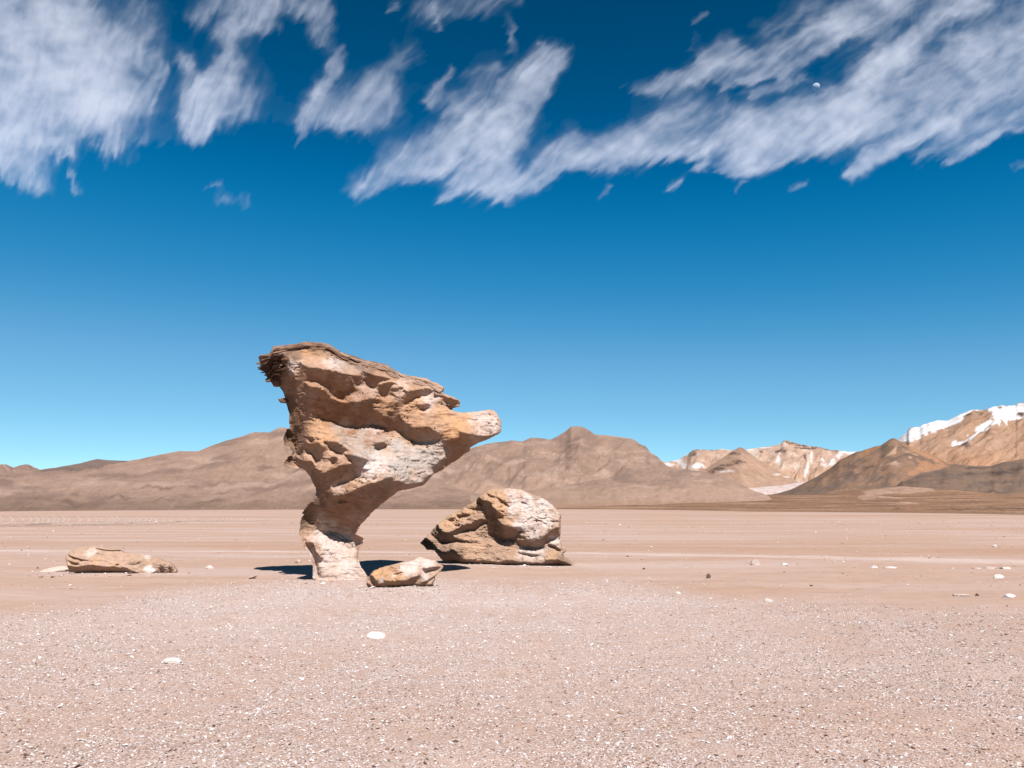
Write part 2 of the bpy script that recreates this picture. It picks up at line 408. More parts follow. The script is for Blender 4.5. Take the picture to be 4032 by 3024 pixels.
# strokes in a 2212-wide copy of the photograph: (points, radius, strength)
CK = 4032/2212.
STROKES = [
 ([(60,170),(150,150),(200,120)],75,.9), ([(100,230),(160,225),(250,200)],80,1.0), ([(0,100),(60,60),(150,50)],60,.35), ([(150,90),(110,40)],60,.4),
 ([(20,290),(90,310),(130,318)],32,.85), ([(0,260),(60,240)],55,.8), ([(0,350),(45,385),(85,405)],32,.6), ([(0,320),(60,350)],40,.45),
 ([(215,250),(235,290),(250,318)],36,.75), ([(250,230),(290,210),(300,240)],30,.6), ([(300,100),(330,60),(300,20)],50,.25), ([(260,290),(340,295)],32,.35),
 ([(335,150),(320,170)],20,.5), ([(150,368),(165,395),(182,402)],10,.5), ([(-150,150),(0,190)],100,.8), ([(0,10),(100,10)],40,.3),
 ([(398,130),(405,150)],22,.6), ([(490,110),(470,165),(420,200)],22,.55), ([(410,215),(445,215),(500,190)],36,.6), ([(405,250),(430,290),(470,268),(520,235)],30,.75), ([(500,120),(530,200)],40,.25), ([(445,250),(500,215)],28,.55),
 ([(425,35),(470,8),(540,5)],26,.5), ([(500,60),(550,50),(590,5)],32,.6), ([(640,10),(690,45),(700,80)],32,.5), ([(650,20),(700,20)],28,.4), ([(545,20),(590,60)],26,.3),
 ([(645,280),(680,235),(705,205)],20,.8), ([(705,200),(728,150),(732,110)],17,.5), ([(690,250),(760,255),(850,235)],38,.55), ([(740,230),(830,190),(870,150)],45,.35), ([(750,275),(800,270)],28,.35), ([(560,230),(620,260)],40,.12), ([(540,120),(600,200)],50,.08),
 ([(925,215),(945,195),(980,158)],15,.5), ([(940,225),(960,210)],14,.25), ([(850,15),(858,5)],10,.35), ([(915,30),(1000,20),(1100,0)],34,.3), ([(930,60),(938,20)],11,.35), ([(1090,95),(1095,55)],16,.4), ([(1020,160),(1060,150)],20,.25),
 ([(760,412),(830,400),(900,372),(980,350)],26,.75), ([(850,360),(930,330),(1000,300)],46,.5), ([(1000,370),(1060,330),(1100,290)],52,.95), ([(1050,280),(1090,220),(1160,150)],52,.6), ([(1130,250),(1180,180),(1210,140)],36,.35), ([(955,432),(990,412),(1030,395)],14,.6), ([(1040,400),(1085,425)],26,.6), ([(1000,240),(1030,220)],40,.4), ([(1090,445),(1085,432)],8,.4), ([(1060,400),(1110,385)],30,.6),
 ([(1120,410),(1200,375),(1290,345)],26,.8), ([(1180,350),(1250,310)],34,.4), ([(1290,350),(1350,315),(1420,325),(1480,335)],32,.8), ([(1330,340),(1400,290),(1480,250)],40,.45), ([(1500,305),(1600,280),(1700,250),(1760,240)],26,.6), ([(1505,370),(1520,330),(1540,310)],16,.8), ([(1430,330),(1480,345)],18,.6),
 ([(1560,360),(1600,330),(1680,300)],26,.6), ([(1590,370),(1680,340),(1780,305),(1850,290)],24,.75), ([(1600,300),(1750,280),(1850,240)],50,.6), ([(1790,260),(1860,190),(1920,130)],46,.9), ([(1880,160),(1980,80),(2110,0)],32,.85), ([(1780,320),(1900,270),(2000,220),(2110,190)],40,.45),
 ([(1840,372),(1890,340),(1960,300),(2050,275)],19,.95), ([(1960,300),(2080,230),(2212,180),(2400,140)],38,.75), ([(2040,360),(2120,315),(2240,270),(2400,210)],16,.7), ([(2040,300),(2130,280),(2240,230)],34,.5), ([(1890,260),(1990,180),(2090,110),(2212,40)],60,.32), ([(2100,130),(2212,80),(2350,60)],60,.3), ([(1990,345),(2060,320)],18,.35),
 ([(1370,200),(1450,185),(1530,165)],20,.6), ([(1520,150),(1600,140),(1700,110),(1830,50)],26,.75), ([(1520,130),(1570,110)],30,.45), ([(1680,170),(1750,130),(1830,80)],22,.55), ([(1560,185),(1640,165),(1720,140)],16,.5), ([(1620,210),(1690,190),(1740,175)],14,.4), ([(1500,260),(1560,230)],26,.2), ([(1800,60),(1950,10)],40,.35), ([(1650,60),(1750,20)],40,.2), ([(1870,40),(1950,20)],40,.3), ([(1440,220),(1550,240)],40,.14),
 ([(1300,424),(1318,406)],8,.45), ([(1450,408),(1478,398)],9,.45), ([(1600,410),(1615,395)],7,.3), ([(1712,410),(1738,400)],9,.45), ([(1500,50),(1520,28)],9,.35), ([(1490,110),(1500,70)],9,.15), ([(452,402),(474,392)],7,.55), ([(480,420),(540,425)],13,.28), ([(480,380),(470,430)],16,.12), ([(2100,78),(2110,95)],12,.3), ([(1160,85),(1170,92)],12,.25), ([(2180,375),(2240,355)],9,.3), ([(630,310),(640,290)],10,.2),
 ([(2212,90),(2450,20)],90,.4), ([(-300,60),(-60,40)],120,.5), ([(-350,300),(-100,290)],60,.6), ([(500,-60),(760,-90)],60,.5), ([(900,-50),(1300,-120)],60,.4), ([(1900,-30),(2300,-130)],80,.6), ([(100,-60),(300,-130)],70,.5),
]
def cloud_alpha(px, py):
    """density of the thin cirrus at picture position (4032 px frame)"""
    X, Y = px/CK, py/CK
    w1 = fbm(X/130, Y/130, 0, 4, 41); w2 = fbm(X/130, Y/130, 9, 4, 42)
    fw = smooth(500, 1900, px)
    def comb(ang, sd, sx, sy, o=4, gn=.55):
        a = math.radians(ang); return fbm((X*math.cos(a)-Y*math.sin(a)+14*w1)/sx, (X*math.sin(a)+Y*math.cos(a)+14*w2)/sy, 1, o, sd, gn)
    g = comb(66, 51, 130, 20)*(1-fw)+comb(37, 52, 170, 16)*fw
    g2 = comb(60, 53, 60, 9, 3)*(1-fw)+comb(40, 54, 70, 7, 3)*fw
    ax = .35*(1-fw)+.80*fw; ay = .94*(1-fw)+.60*fw
    f1 = fbm(X/46, Y/46, 3, 5, 43, .55); f2 = fbm(X/46, Y/46, 8, 5, 44, .55)
    Xw = X + 24*w1 + 9*f1 + (19*g+3*g2)*ax; Yw = Y + 20*w2 + 8*f2 - (19*g+3*g2)*ay
    Hz = np.zeros(X.shape)
    Xs = X+10*w1+5*f1; Ys = Y+9*w2+5*f2
    A = np.zeros(X.shape)
    for pts, r, s in STROKES:
        r = r*.84
        p = np.asarray(pts, float)
        x0, x1, y0, y1 = p[:, 0].min()-4*r, p[:, 0].max()+4*r, p[:, 1].min()-4*r, p[:, 1].max()+4*r
        m = (Xw > x0) & (Xw < x1) & (Yw > y0) & (Yw < y1)
        if not m.any(): continue
        xs, ys = Xw[m], Yw[m]; dd = np.full(xs.shape, 1e9)
        for (ax, ay), (bx, by) in zip(p[:-1], p[1:]):
            L2 = (bx-ax)**2+(by-ay)**2
            t = np.clip(((xs-ax)*(bx-ax)+(ys-ay)*(by-ay))/L2, 0, 1)
            ex, ey = xs-ax-t*(bx-ax), ys-ay-t*(by-ay)
            ey0 = ey; ey = np.where(ey > 0, ey*1.3, ey*.72)      # crisp below, long fade above
            dd = np.minimum(dd, ex*ex+ey*ey)
        Hz[m] = 1-(1-Hz[m])*(1-.30*s*np.exp(-dd/(r*r)*.24))
        A[m] = 1-(1-A[m])*(1-np.clip(1.08*s*np.exp(-1.25*(dd/(r*r))**.84), 0, .97))
    # fine filaments combed out of every stroke
    rs = np.random.RandomState(77); Fm = np.zeros(X.shape)
    ys0, xs0 = Y[:, 0], X[0]
    for pts, r, s in STROKES:
        if s < .2 or r < 9: continue
        p = np.asarray(pts, float); seg = np.linalg.norm(np.diff(p, axis=0), axis=1); L = seg.sum()
        cum = np.concatenate([[0], np.cumsum(seg)])
        for k in range(int((L+2*r)*r/170*1.25)+2):
            q = rs.uniform(-.1, 1.1)*L; cx = np.interp(q, cum, p[:, 0])+rs.randn()*r*.55; cy = np.interp(q, cum, p[:, 1])+rs.randn()*r*.5-r*.15
            base = np.interp(cx, [0, 500, 1000, 1400, 2200], [74, 66, 50, 38, 34])
            an = math.radians(base+rs.randn()*7); ln = rs.uniform(45, 160)*(.6+r/70); rd = rs.uniform(1.8, 6.5); st = s*rs.uniform(.06, .30)+.30*s*(rs.rand() < .18); cv = rs.randn()*.0018
            R_ = ln+12
            i0, i1 = np.searchsorted(ys0, [cy-R_, cy+R_]); j0, j1 = np.searchsorted(xs0, [cx-R_, cx+R_])
            if i1 <= i0 or j1 <= j0: continue
            xx = Xs[i0:i1, j0:j1]-cx; yy = Ys[i0:i1, j0:j1]-cy
            al = xx*math.cos(an)-yy*math.sin(an); ac = xx*math.sin(an)+yy*math.cos(an)+cv*al*al
            ta = np.clip(1-(al/ln)**2, 0, 1)
            wd = rd*(.7+.9*(al/ln+1)/2)
            f = st*ta*np.exp(-(ac/wd)**2)
            Fm[i0:i1, j0:j1] = 1-(1-Fm[i0:i1, j0:j1])*(1-f)
    puff = fbm(X/34, Y/30, 8, 4, 47, .5); big = fbm(X/120, Y/90, 12, 3, 48, .5)
    B = A*(.74+.34*big+.08*g+.08*puff)
    B = np.clip(B, 0, 1.3)
    B = .74*(1-np.exp(-1.3*B**1.6))
    Fm = Fm*smooth(.02, .35, A+.1*big)*np.clip(.9+.25*puff+.3*big, 0, 1.3)
    Hh = Hz*np.clip(.5+.5*big+.5*g+.15*puff, 0, 1)
    A = 1-(1-B)*(1-np.clip(Fm, 0, 1)*.55)*(1-Hh*.22)
    return np.clip(A, 0, .95)**1.4*.95*smooth(.0, .04, A)

# ================================================================== ground
TREE = Plane(1340, 2290); BOULDER = Plane(2000, 2221, .16); CHUNK = Plane(1590, 2320, .16); LOG = Plane(430, 2262, .32)
def ground_z(x, y):
    r = np.hypot(x, y)
    a = 1-smooth(28, 48, r)
    z = .030*fbm(x/2.2, y/2.2, 0, 4, 71)+.010*fbm(x/.35, y/.35, 2, 3, 72)
    z = z+.05*np.exp(-((r-15.0)/2.0)**2)*(.5+fbm(x/3, y/3, 4, 2, 73))*.6
    m = 0
    for P_, hw, off in ((TREE, .75, .0), (BOULDER, 1.75, .15), (CHUNK, .75, .0), (LOG, 1.45, .0)):
        u = (x-P_.x0)*P_.r[0]+(y-P_.y0)*P_.r[1]; v = (x-P_.x0)*P_.n[0]+(y-P_.y0)*P_.n[1]
        d = np.hypot(np.maximum(np.abs(u)-hw, 0), v-off); m = np.maximum(m, (.035+.02*fbm(x*1.5, y*1.5, 0, 2, 79))*np.exp(-(d/.55)**2))
    return a*(z+m)-.004
def gravel_mask(x, y):
    r = np.hypot(x, y); az = x/np.maximum(y, .1)
    edge = 19.0+.8*fbm(az*5, 0, 0, 3, 74)-3.6*smooth(.05, .35, az)-3.4*smooth(-.33, -.6, az)-1.5*np.exp(-((az-.02)/.07)**2)
    n = fbm(x/1.1, y/2.4, 3, 4, 75)
    g = 1-smooth(edge-3.0, edge+.5, r+1.2*n)
    tr = np.abs(az+.24) < .14; 
    return np.clip(g*(.82+.5*n), 0, 1)
def build_ground():
    rr = [0.0, .8, 1.6, 2.4]; r = 3.0
    while r < 90: rr.append(r); r *= 1.0098
    while r < 60000: rr.append(r); r *= 1.06
    rr = np.array(rr)
    th = np.concatenate([np.radians(np.arange(-180, -42, 6)), np.radians(np.arange(-42, 42, .15)), np.radians(np.arange(42, 181, 6))])
    R, T = np.meshgrid(rr, th, indexing='ij')
    X, Y = R*np.sin(T), R*np.cos(T); Z = ground_z(X, Y)
    g = gravel_mask(X, np.abs(Y))
    az = X/np.maximum(Y, .1)
    # the worn pale wheel track crossing behind the rocks
    yt = np.interp(az, [-.9, -.66, -.26, .08, .66, .9], [30.2, 29.8, 29.0, 28.2, 23.5, 22.5])
    wt = np.interp(az, [-.66, 0, .66], [.45, .5, 1.0])
    nn = fbm(X/1.5, Y/1.5, 1, 4, 76)
    tr = np.exp(-((Y-yt)/(wt*(1+.35*nn)))**4)*(.72+.35*nn)*(Y > 0)
    # brown grassy flats far to the right
    fy = np.interp(az, [-.7, -.3, .08, .3, .66, .9], [330, 700, 700, 330, 205, 180])
    br = smooth(.93, 1.05, R/fy*(1+.02*fbm(X/60, Y/60, 0, 3, 77)))*(Y > 0)
    # long low bands of darker and paler crust
    band = fbm(X/34, Y/7, 5, 5, 78)*smooth(18, 34, R)
    C = np.stack([g, np.clip(tr, 0, 1), br], -1).reshape(-1, 3)
    o = mesh_obj("ground", np.stack([X, Y, Z], -1).reshape(-1, 3), grid_quads(*R.shape)[:, ::-1], ground_material(), C, kind='structure')
    return o
def ground_material():
    m, n, l = new_mat("desert_ground")
    sp = n.new("ShaderNodeSeparateColor"); l.new(attr(n, "col").outputs['Color'], sp.inputs[0])
    sand = (.54, .36, .28)
    pale = (.60, .445, .385); ochre = (.46, .265, .165)
    a = noise_tex(n, l, .35, 6, .6, stretch=(.22, 1, 1)); b = noise_tex(n, l, .05, 5, .55, stretch=(.12, 1, 1))
    c = mixrgb(n, l, 'MIX', ramp(n, l, a.outputs[0], [(.44, (0, 0, 0)), (.60, (.9, .9, .9))]), sand, pale)
    c = mixrgb(n, l, 'MIX', ramp(n, l, b.outputs[0], [(.50, (0, 0, 0)), (.64, (.75, .75, .75))]), c, ochre)
    d = noise_tex(n, l, 3.0, 6, .6, stretch=(.5, 1, 1))
    c = mixrgb(n, l, 'MULTIPLY', .5, c, ramp(n, l, d.outputs[0], [(.3, (.82, .77, .73)), (.5, (1, 1, 1)), (.75, (1.08, 1.08, 1.08))]))
    # gravel: pale grains with brown gaps
    v1 = noise_tex(n, l, 80, kind='v'); v2 = noise_tex(n, l, 130, 3, .7); v3 = noise_tex(n, l, 28, 3, .6)
    cell = n.new("ShaderNodeSeparateColor"); l.new(v1.outputs['Color'], cell.inputs[0])
    grain = ramp(n, l, cell.outputs[0], [(.0, (.24, .14, .10)), (.14, (.36, .23, .17)), (.34, (.45, .305, .245)), (.60, (.54, .39, .335)), (.70, (.74, .63, .61)), (1, (.82, .74, .74))])
    grain = mixrgb(n, l, 'MIX', ramp(n, l, v3.outputs[0], [(.45, (0, 0, 0)), (.60, (.9, .9, .9))]), grain, (.48, .335, .275))
    patch = noise_tex(n, l, 4.5, 5, .62)
    tc = n.new("ShaderNodeTexCoord"); vl = n.new("ShaderNodeVectorMath"); vl.operation = 'DISTANCE'; vl.inputs[1].default_value = (-2.5, 16.5, 0); l.new(tc.outputs['Object'], vl.inputs[0])
    mr = n.new("ShaderNodeMapRange"); mr.inputs[1].default_value = 11.0; mr.inputs[2].default_value = 3.0; mr.inputs[3].default_value = 0.0; mr.inputs[4].default_value = .55; l.new(vl.outputs['Value'], mr.inputs[0])
    grain = mixrgb(n, l, 'MIX', mr.outputs[0], grain, (.70, .575, .54))
    gm = n.new("ShaderNodeMath"); gm.operation = 'MULTIPLY'; l.new(sp.outputs[0], gm.inputs[0]); l.new(ramp(n, l, patch.outputs[0], [(.36, (.25, .25, .25)), (.52, (1, 1, 1))]), gm.inputs[1])
    c = mixrgb(n, l, 'MIX', gm.outputs[0], c, grain)
    c = mixrgb(n, l, 'MIX', sp.outputs[1], c, (.68, .53, .475))
    e = noise_tex(n, l, .012, 6, .6, stretch=(.25, 1, 1))
    brown = ramp(n, l, e.outputs[0], [(.35, (.20, .12, .075)), (.5, (.26, .155, .095)), (.62, (.32, .20, .135)), (.7, (.40, .27, .2))])
    c = mixrgb(n, l, 'MIX', sp.outputs[2], c, brown)
    h = n.new("ShaderNodeMath"); h.operation = 'ADD'; l.new(v1.outputs['Distance'], h.inputs[0]); l.new(v2.outputs[0], h.inputs[1])
    return finish(m, n, l, c, .95, h.outputs[0], .35, .012, .05)

# ================================================================== hills and mountains
def terrain(name, ridge, Df, Dr, foot=None, prof=1.35, amp=.12, gul=(60., .5), cfun=None, step=5, rows=100, mat=None, seed=0, slant=0., jag=0.):
    """a range of slopes: the ridge line as seen from the plain, its foot at Df metres, its crest at Dr metres"""
    rp = np.asarray(ridge, float); px = np.arange(rp[0, 0], rp[-1, 0]+step, step)
    ry = np.interp(px, rp[:, 0], rp[:, 1])
    ry = ry+jag*fbm(px/40, 0, 0, 4, seed+5)
    fy = np.interp(px, *zip(*foot)) if foot else np.full(px.shape, 2000.)
    Dfx = np.interp(px, *zip(*Df)) if isinstance(Df, list) else np.full(px.shape, float(Df))
    Drx = np.interp(px, *zip(*Dr)) if isinstance(Dr, list) else np.full(px.shape, float(Dr))
    t = np.linspace(0, 1, rows)[:, None]
    D = Dfx*(Drx/Dfx)**t
    e = t**prof
    PY = fy+(ry-fy)*e
    P = np.broadcast_to(px, PY.shape)
    # relief, in fractions of the slope's height; it dies away at the crest and the foot
    H = np.abs(fy-ry)
    env = np.sin(np.pi*np.clip(t, 0, 1)**.8)**.8
    S_ = PY*slant
    wx = P+S_+22*fbm(P/170, PY/90, 0, 3, seed+1)
    r1 = ridged(wx/gul[0], PY/(gul[0]*1.7), 0, 5, seed+2, .5)
    r2 = fbm((P+S_)/(gul[0]*1.3), PY/(gul[0]*.75), 3, 6, seed+3, .56)
    dpy = -(amp*H*env)*(gul[1]*(r1-.3)+(1-gul[1])*r2)
    X, Z = dist_pt(P, PY+dpy, D)
    Y = D*np.ones_like(P)
    C = cfun(P, PY, t*np.ones_like(P), r1, r2)*np.array((.785, .72, .69)) if cfun else np.broadcast_to((.38, .26, .2), P.shape+(3,))
    C = C*(1+.13*fbm((P+S_)/26, PY/9, 5, 4, seed+8, .6)+.05*np.random.RandomState(seed).randn(*P.shape))[..., None]
    # reverse side
    back = []
    for k, (f, dz) in enumerate([(1.03, .94), (1.10, .75), (1.25, .4), (1.45, -.02)]):
        back.append(np.stack([X[-1]*f, Y[-1]*f, Z[-1]*dz], -1))
    V = np.concatenate([np.stack([X, Y, Z], -1), np.array(back)], 0)
    front = np.stack([X[0]*.985, Y[0]*.985, np.full(px.shape, -2.0)], -1)[None]
    V = np.concatenate([front, V], 0)
    Cc = np.concatenate([C[:1], C, np.repeat(C[-1:], 4, 0)], 0)
    nr, nc = V.shape[:2]
    return mesh_obj(name, V.reshape(-1, 3), grid_quads(nr, nc), mat, Cc.reshape(-1, 3), kind='structure')
def A8(*a): return [(3300+x*.3309, 1560+y*.3309) for x, y in a]
def A9(*a): return [(2600+x*.36166, 1700+y*.36166) for x, y in a]
def AC(*a): return [(1760+x*.45208, 1650+y*.45208) for x, y in a]
def AL(*a): return [(x*.5877, 1600+y*.5877) for x, y in a]
def mixc(C, c, m):
    m = np.clip(m, 0, 1)[..., None]; return C*(1-m)+np.asarray(c)*m
def soft_poly(P, Y, poly, jit=6, seed=0, sc=30, soft=3):
    """mask of a traced patch with a frayed edge"""
    a = np.zeros(P.shape)
    n1 = fbm(P/sc, Y/sc*1.5, 0, 4, seed+50)*jit; n2 = fbm(P/sc, Y/sc*1.5, 7, 4, seed+51)*jit
    for dx, dy in ((0, 0), (soft, 0), (-soft, 0), (0, soft*.6), (0, -soft*.6)):
        a += in_poly(P+n1+dx, Y+n2*.7+dy, poly)/5.
    return a
def blobs(P, Y, pts, seed=0, jit=18):
    n1 = fbm(P/40, Y/40, 0, 4, seed+60)*jit; n2 = fbm(P/40, Y/40, 7, 4, seed+61)*jit
    a = np.zeros(P.shape)
    for x, y, rx, ry in pts:
        a = np.maximum(a, np.exp(-(((P+n1-x)/rx)**2+((Y+n2*.6-y)/ry)**2)**1.5))
    return a
def streaks(P, Y, ang, seed, sx=120, sy=10):
    c, s = math.cos(math.radians(ang)), math.sin(math.radians(ang))
    return fbm((P*c-Y*s)/sx, (P*s+Y*c)/sy, 1, 4, seed)

def c_snow(P, Y, t, r1, r2):
    C = np.ones(P.shape+(3,))*np.array((.46, .305, .215))
    C = mixc(C, (.50, .27, .15), smooth(1760, 1900, Y)*.8)
    C = mixc(C, (.56, .40, .30), smooth(-.1, .5, streaks(P, Y, 33, 301))*.6)
    C = mixc(C, (.26, .16, .11), smooth(.1, .6, streaks(P, Y, 35, 302, 90, 14))*.5)
    snow = soft_poly(P, Y, A8((680,560),(700,480),(830,420),(930,360),(1100,280),(1300,280),(1400,230),(1600,150),(1700,160),(1640,170),(1560,200),(1500,250),(1480,310),(1300,380),(1200,430),(1050,490),(980,520),(880,575),(780,560)), 16, 1, 24, 5)
    snow = np.maximum(snow, soft_poly(P, Y, A8((1720,165),(1940,100),(2130,105),(2212,90),(2400,20),(2900,-60),(2900,120),(2500,170),(2212,290),(2080,320),(1950,350),(1850,400),(1700,470),(1560,530),(1300,660),(1400,560),(1600,440),(1720,350),(1830,290),(1880,200),(1820,200)), 22, 2, 26, 6))
    snow = np.clip(snow*(1.35+1.3*streaks(P, Y, 33, 303, 80, 8)), 0, 1)*(1-.3*smooth(.15, .5, streaks(P, Y, 40, 304, 30, 10)))
    C = mixc(C, (1.0, 1.04, 1.12), snow)
    rock = blobs(P, Y, [(3588,1692,12,8),(3850,1628,14,6),(3865,1634,10,7),(3945,1607,16,7),(3815,1640,10,5),(4010,1592,22,9),(4022,1640,16,11),(4015,1745,24,12),(3800,1775,20,8),(3990,1610,18,5),(4100,1600,40,16)], 5, 12)
    C = mixc(C, (.13, .09, .08), rock*1.3*smooth(-.3, .2, r2))
    return C
def c_pale(P, Y, t, r1, r2):
    C = np.ones(P.shape+(3,))*np.array((.60, .44, .345))
    C = mixc(C, (.60, .385, .26), smooth(1790, 1900, Y)*.5)
    C = mixc(C, (.42, .29, .22), smooth(.05, .5, streaks(P, Y, 70, 311, 60, 20))*.6)
    C = mixc(C, (.72, .60, .52), smooth(.0, .5, fbm(P/50, Y/30, 0, 4, 312)))
    cliff = blobs(P, Y, [(3090,1738,14,6),(3120,1748,26,6),(3160,1757,32,5),(3210,1762,30,5),(3255,1770,22,5),(3290,1778,18,4),(3160,1768,30,4),(3070,1783,28,5),(2740,1771,12,4),(2778,1772,16,5),(2810,1774,14,4),(2722,1788,22,14),(2998,1785,7,5),(3185,1768,40,4),(3170,1812,6,14)], 7, 9)
    C = mixc(C, (.17, .12, .10), cliff*1.35*smooth(-.55, .1, fbm(P/9, Y/9, 0, 3, 313)))
    sn = blobs(P, Y, [(2694,1835,8,18),(2740,1850,22,6),(2760,1843,16,5),(3196,1795,4,22),(3180,1845,5,26),(3172,1870,4,16),(3262,1838,26,12),(3275,1825,10,12),(3240,1818,8,6),(3310,1790,10,14),(3340,1782,30,6),(2635,1832,26,7),(2680,1818,10,10),(3062,1820,6,16),(3025,1822,4,8),(2990,1764,60,3),(3060,1748,36,3),(2950,1772,12,4),(2860,1768,24,3),(2665,1812,22,6),(2700,1790,12,4),(3300,1800,6,10)], 8, 8)
    return mixc(C, (.92, .90, .92), sn*1.2)
def c_cone(P, Y, t, r1, r2):
    C = np.ones(P.shape+(3,))*np.array((.50, .345, .26))
    C = mixc(C, (.33, .235, .18), smooth(1800, 1770, Y)*.8)
    C = mixc(C, (.60, .42, .31), smooth(.0, .6, streaks(P, Y, -35, 321, 80, 12))*.7)
    b = blobs(P, Y, [(2870,1835,22,6),(2905,1826,30,7),(2845,1838,18,4),(2893,1788,26,5),(2830,1850,26,8),(2800,1860,14,9)], 9, 9)
    C = mixc(C, (.16, .115, .095), b*1.3*smooth(-.5, .1, fbm(P/9, Y/9, 0, 3, 323)))
    return mixc(C, (.85, .80, .78), blobs(P, Y, [(2860,1860,28,4),(3100,1878,14,3),(3060,1868,14,3)], 10, 4))
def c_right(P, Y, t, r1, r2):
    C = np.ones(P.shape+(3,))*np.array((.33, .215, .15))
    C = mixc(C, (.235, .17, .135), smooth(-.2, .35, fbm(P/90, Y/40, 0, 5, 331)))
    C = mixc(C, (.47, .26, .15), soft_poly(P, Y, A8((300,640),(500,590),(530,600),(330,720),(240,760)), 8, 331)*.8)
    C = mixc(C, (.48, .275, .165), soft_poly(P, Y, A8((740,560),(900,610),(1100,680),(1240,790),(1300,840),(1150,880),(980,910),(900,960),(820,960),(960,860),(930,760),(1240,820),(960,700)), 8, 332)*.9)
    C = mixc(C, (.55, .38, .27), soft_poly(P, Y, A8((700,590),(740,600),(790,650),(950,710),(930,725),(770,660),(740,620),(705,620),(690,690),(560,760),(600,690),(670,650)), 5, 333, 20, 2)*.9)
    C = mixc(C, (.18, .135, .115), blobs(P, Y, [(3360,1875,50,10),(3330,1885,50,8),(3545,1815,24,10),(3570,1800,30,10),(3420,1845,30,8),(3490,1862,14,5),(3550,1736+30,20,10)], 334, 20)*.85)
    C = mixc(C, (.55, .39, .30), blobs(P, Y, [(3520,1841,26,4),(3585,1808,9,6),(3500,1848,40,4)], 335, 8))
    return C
def c_apron(P, Y, t, r1, r2):
    C = np.ones(P.shape+(3,))*np.array((.29, .205, .155))
    C = mixc(C, (.22, .165, .135), smooth(-.2, .5, fbm(P/120, Y/20, 0, 5, 341)))
    C = mixc(C, (.12, .09, .08), blobs(P, Y, [(3812,1864,14,6),(3840,1842,60,4),(3940,1865,70,8),(3915,1942,60,4),(3700,1955,60,3),(4000,1850,50,10)], 342, 14)*.8)
    C = mixc(C, (.50, .33, .24), soft_poly(P, Y, A8((740,1020),(760,1000),(900,930),(1000,895),(1230,855),(1310,830),(1310,840),(1230,870),(1010,915),(920,960),(790,1015)), 3, 343, 20, 1.5))
    C = mixc(C, (.36, .23, .155), smooth(1935, 1965, Y+14*fbm(P/150, Y/14, 0, 3, 344)))
    return C
def c_fan(P, Y, t, r1, r2):
    C = np.ones(P.shape+(3,))*np.array((.36, .215, .135))
    s = fbm(P/260, Y/5, 0, 5, 351)
    C = mixc(C, (.26, .165, .115), smooth(.0, .5, s)*.8)
    C = mixc(C, (.52, .34, .24), smooth(.05, .5, -s)*.8)
    C = mixc(C, (.66, .47, .37), (.55+.5*fbm(P/40, Y/5, 0, 4, 356))*soft_poly(P, Y, A8((220,1190),(350,1170),(270,1130),(500,1100),(740,1070),(1100,1080),(1150,1130),(900,1150),(500,1170),(460,1200),(400,1230),(280,1235),(240,1210)), 7, 352, 24, 4))
    C = mixc(C, (.62, .44, .34), soft_poly(P, Y, A8((460,1185),(620,1195),(820,1220),(640,1215),(480,1200)), 3, 353, 24, 1)+soft_poly(P, Y, A8((720,1258),(850,1260),(960,1278),(800,1275)), 3, 354, 24, 1))
    C = mixc(C, (.16, .10, .07), blobs(P, Y, [(3990,2002,150,3),(3760,2006,120,2.5),(3530,2005,12,3),(2330,1983,220,2.2),(2560,1984,120,2)], 355, 10)*.8)
    return C
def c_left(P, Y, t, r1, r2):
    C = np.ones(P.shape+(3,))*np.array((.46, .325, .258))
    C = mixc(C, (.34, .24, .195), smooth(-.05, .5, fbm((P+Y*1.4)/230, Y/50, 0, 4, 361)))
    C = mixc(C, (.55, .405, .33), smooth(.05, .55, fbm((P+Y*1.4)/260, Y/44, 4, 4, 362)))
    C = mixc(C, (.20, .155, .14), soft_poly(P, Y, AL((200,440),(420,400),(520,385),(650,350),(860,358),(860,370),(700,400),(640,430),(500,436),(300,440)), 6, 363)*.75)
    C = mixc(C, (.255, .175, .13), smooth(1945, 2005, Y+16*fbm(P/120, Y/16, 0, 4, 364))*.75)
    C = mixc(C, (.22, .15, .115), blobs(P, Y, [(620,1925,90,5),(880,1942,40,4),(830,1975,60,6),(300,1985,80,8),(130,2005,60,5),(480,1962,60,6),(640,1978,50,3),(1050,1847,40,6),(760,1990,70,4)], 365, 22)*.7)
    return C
def c_mid(P, Y, t, r1, r2):
    C = np.ones(P.shape+(3,))*np.array((.42, .30, .24))
    C = mixc(C, (.32, .235, .19), smooth(-.05, .5, fbm(P/100, Y/40, 0, 5, 371))*.9)
    C = mixc(C, (.54, .40, .33), smooth(.05, .55, fbm(P/150, Y/34, 4, 5, 372))*.8)
    C = mixc(C, (.25, .18, .145), blobs(P, Y, [(2310,1720,40,30),(2330,1770,40,40),(2250,1780,30,40)], 373, 20)*.5)
    C = mixc(C, (.52, .37, .29), smooth(1890, 1950, Y)*.7); C = mixc(C, (.42, .27, .185), smooth(1965, 1995, Y+8*fbm(P/150, Y/8, 0, 3, 379))*.7)
    return C
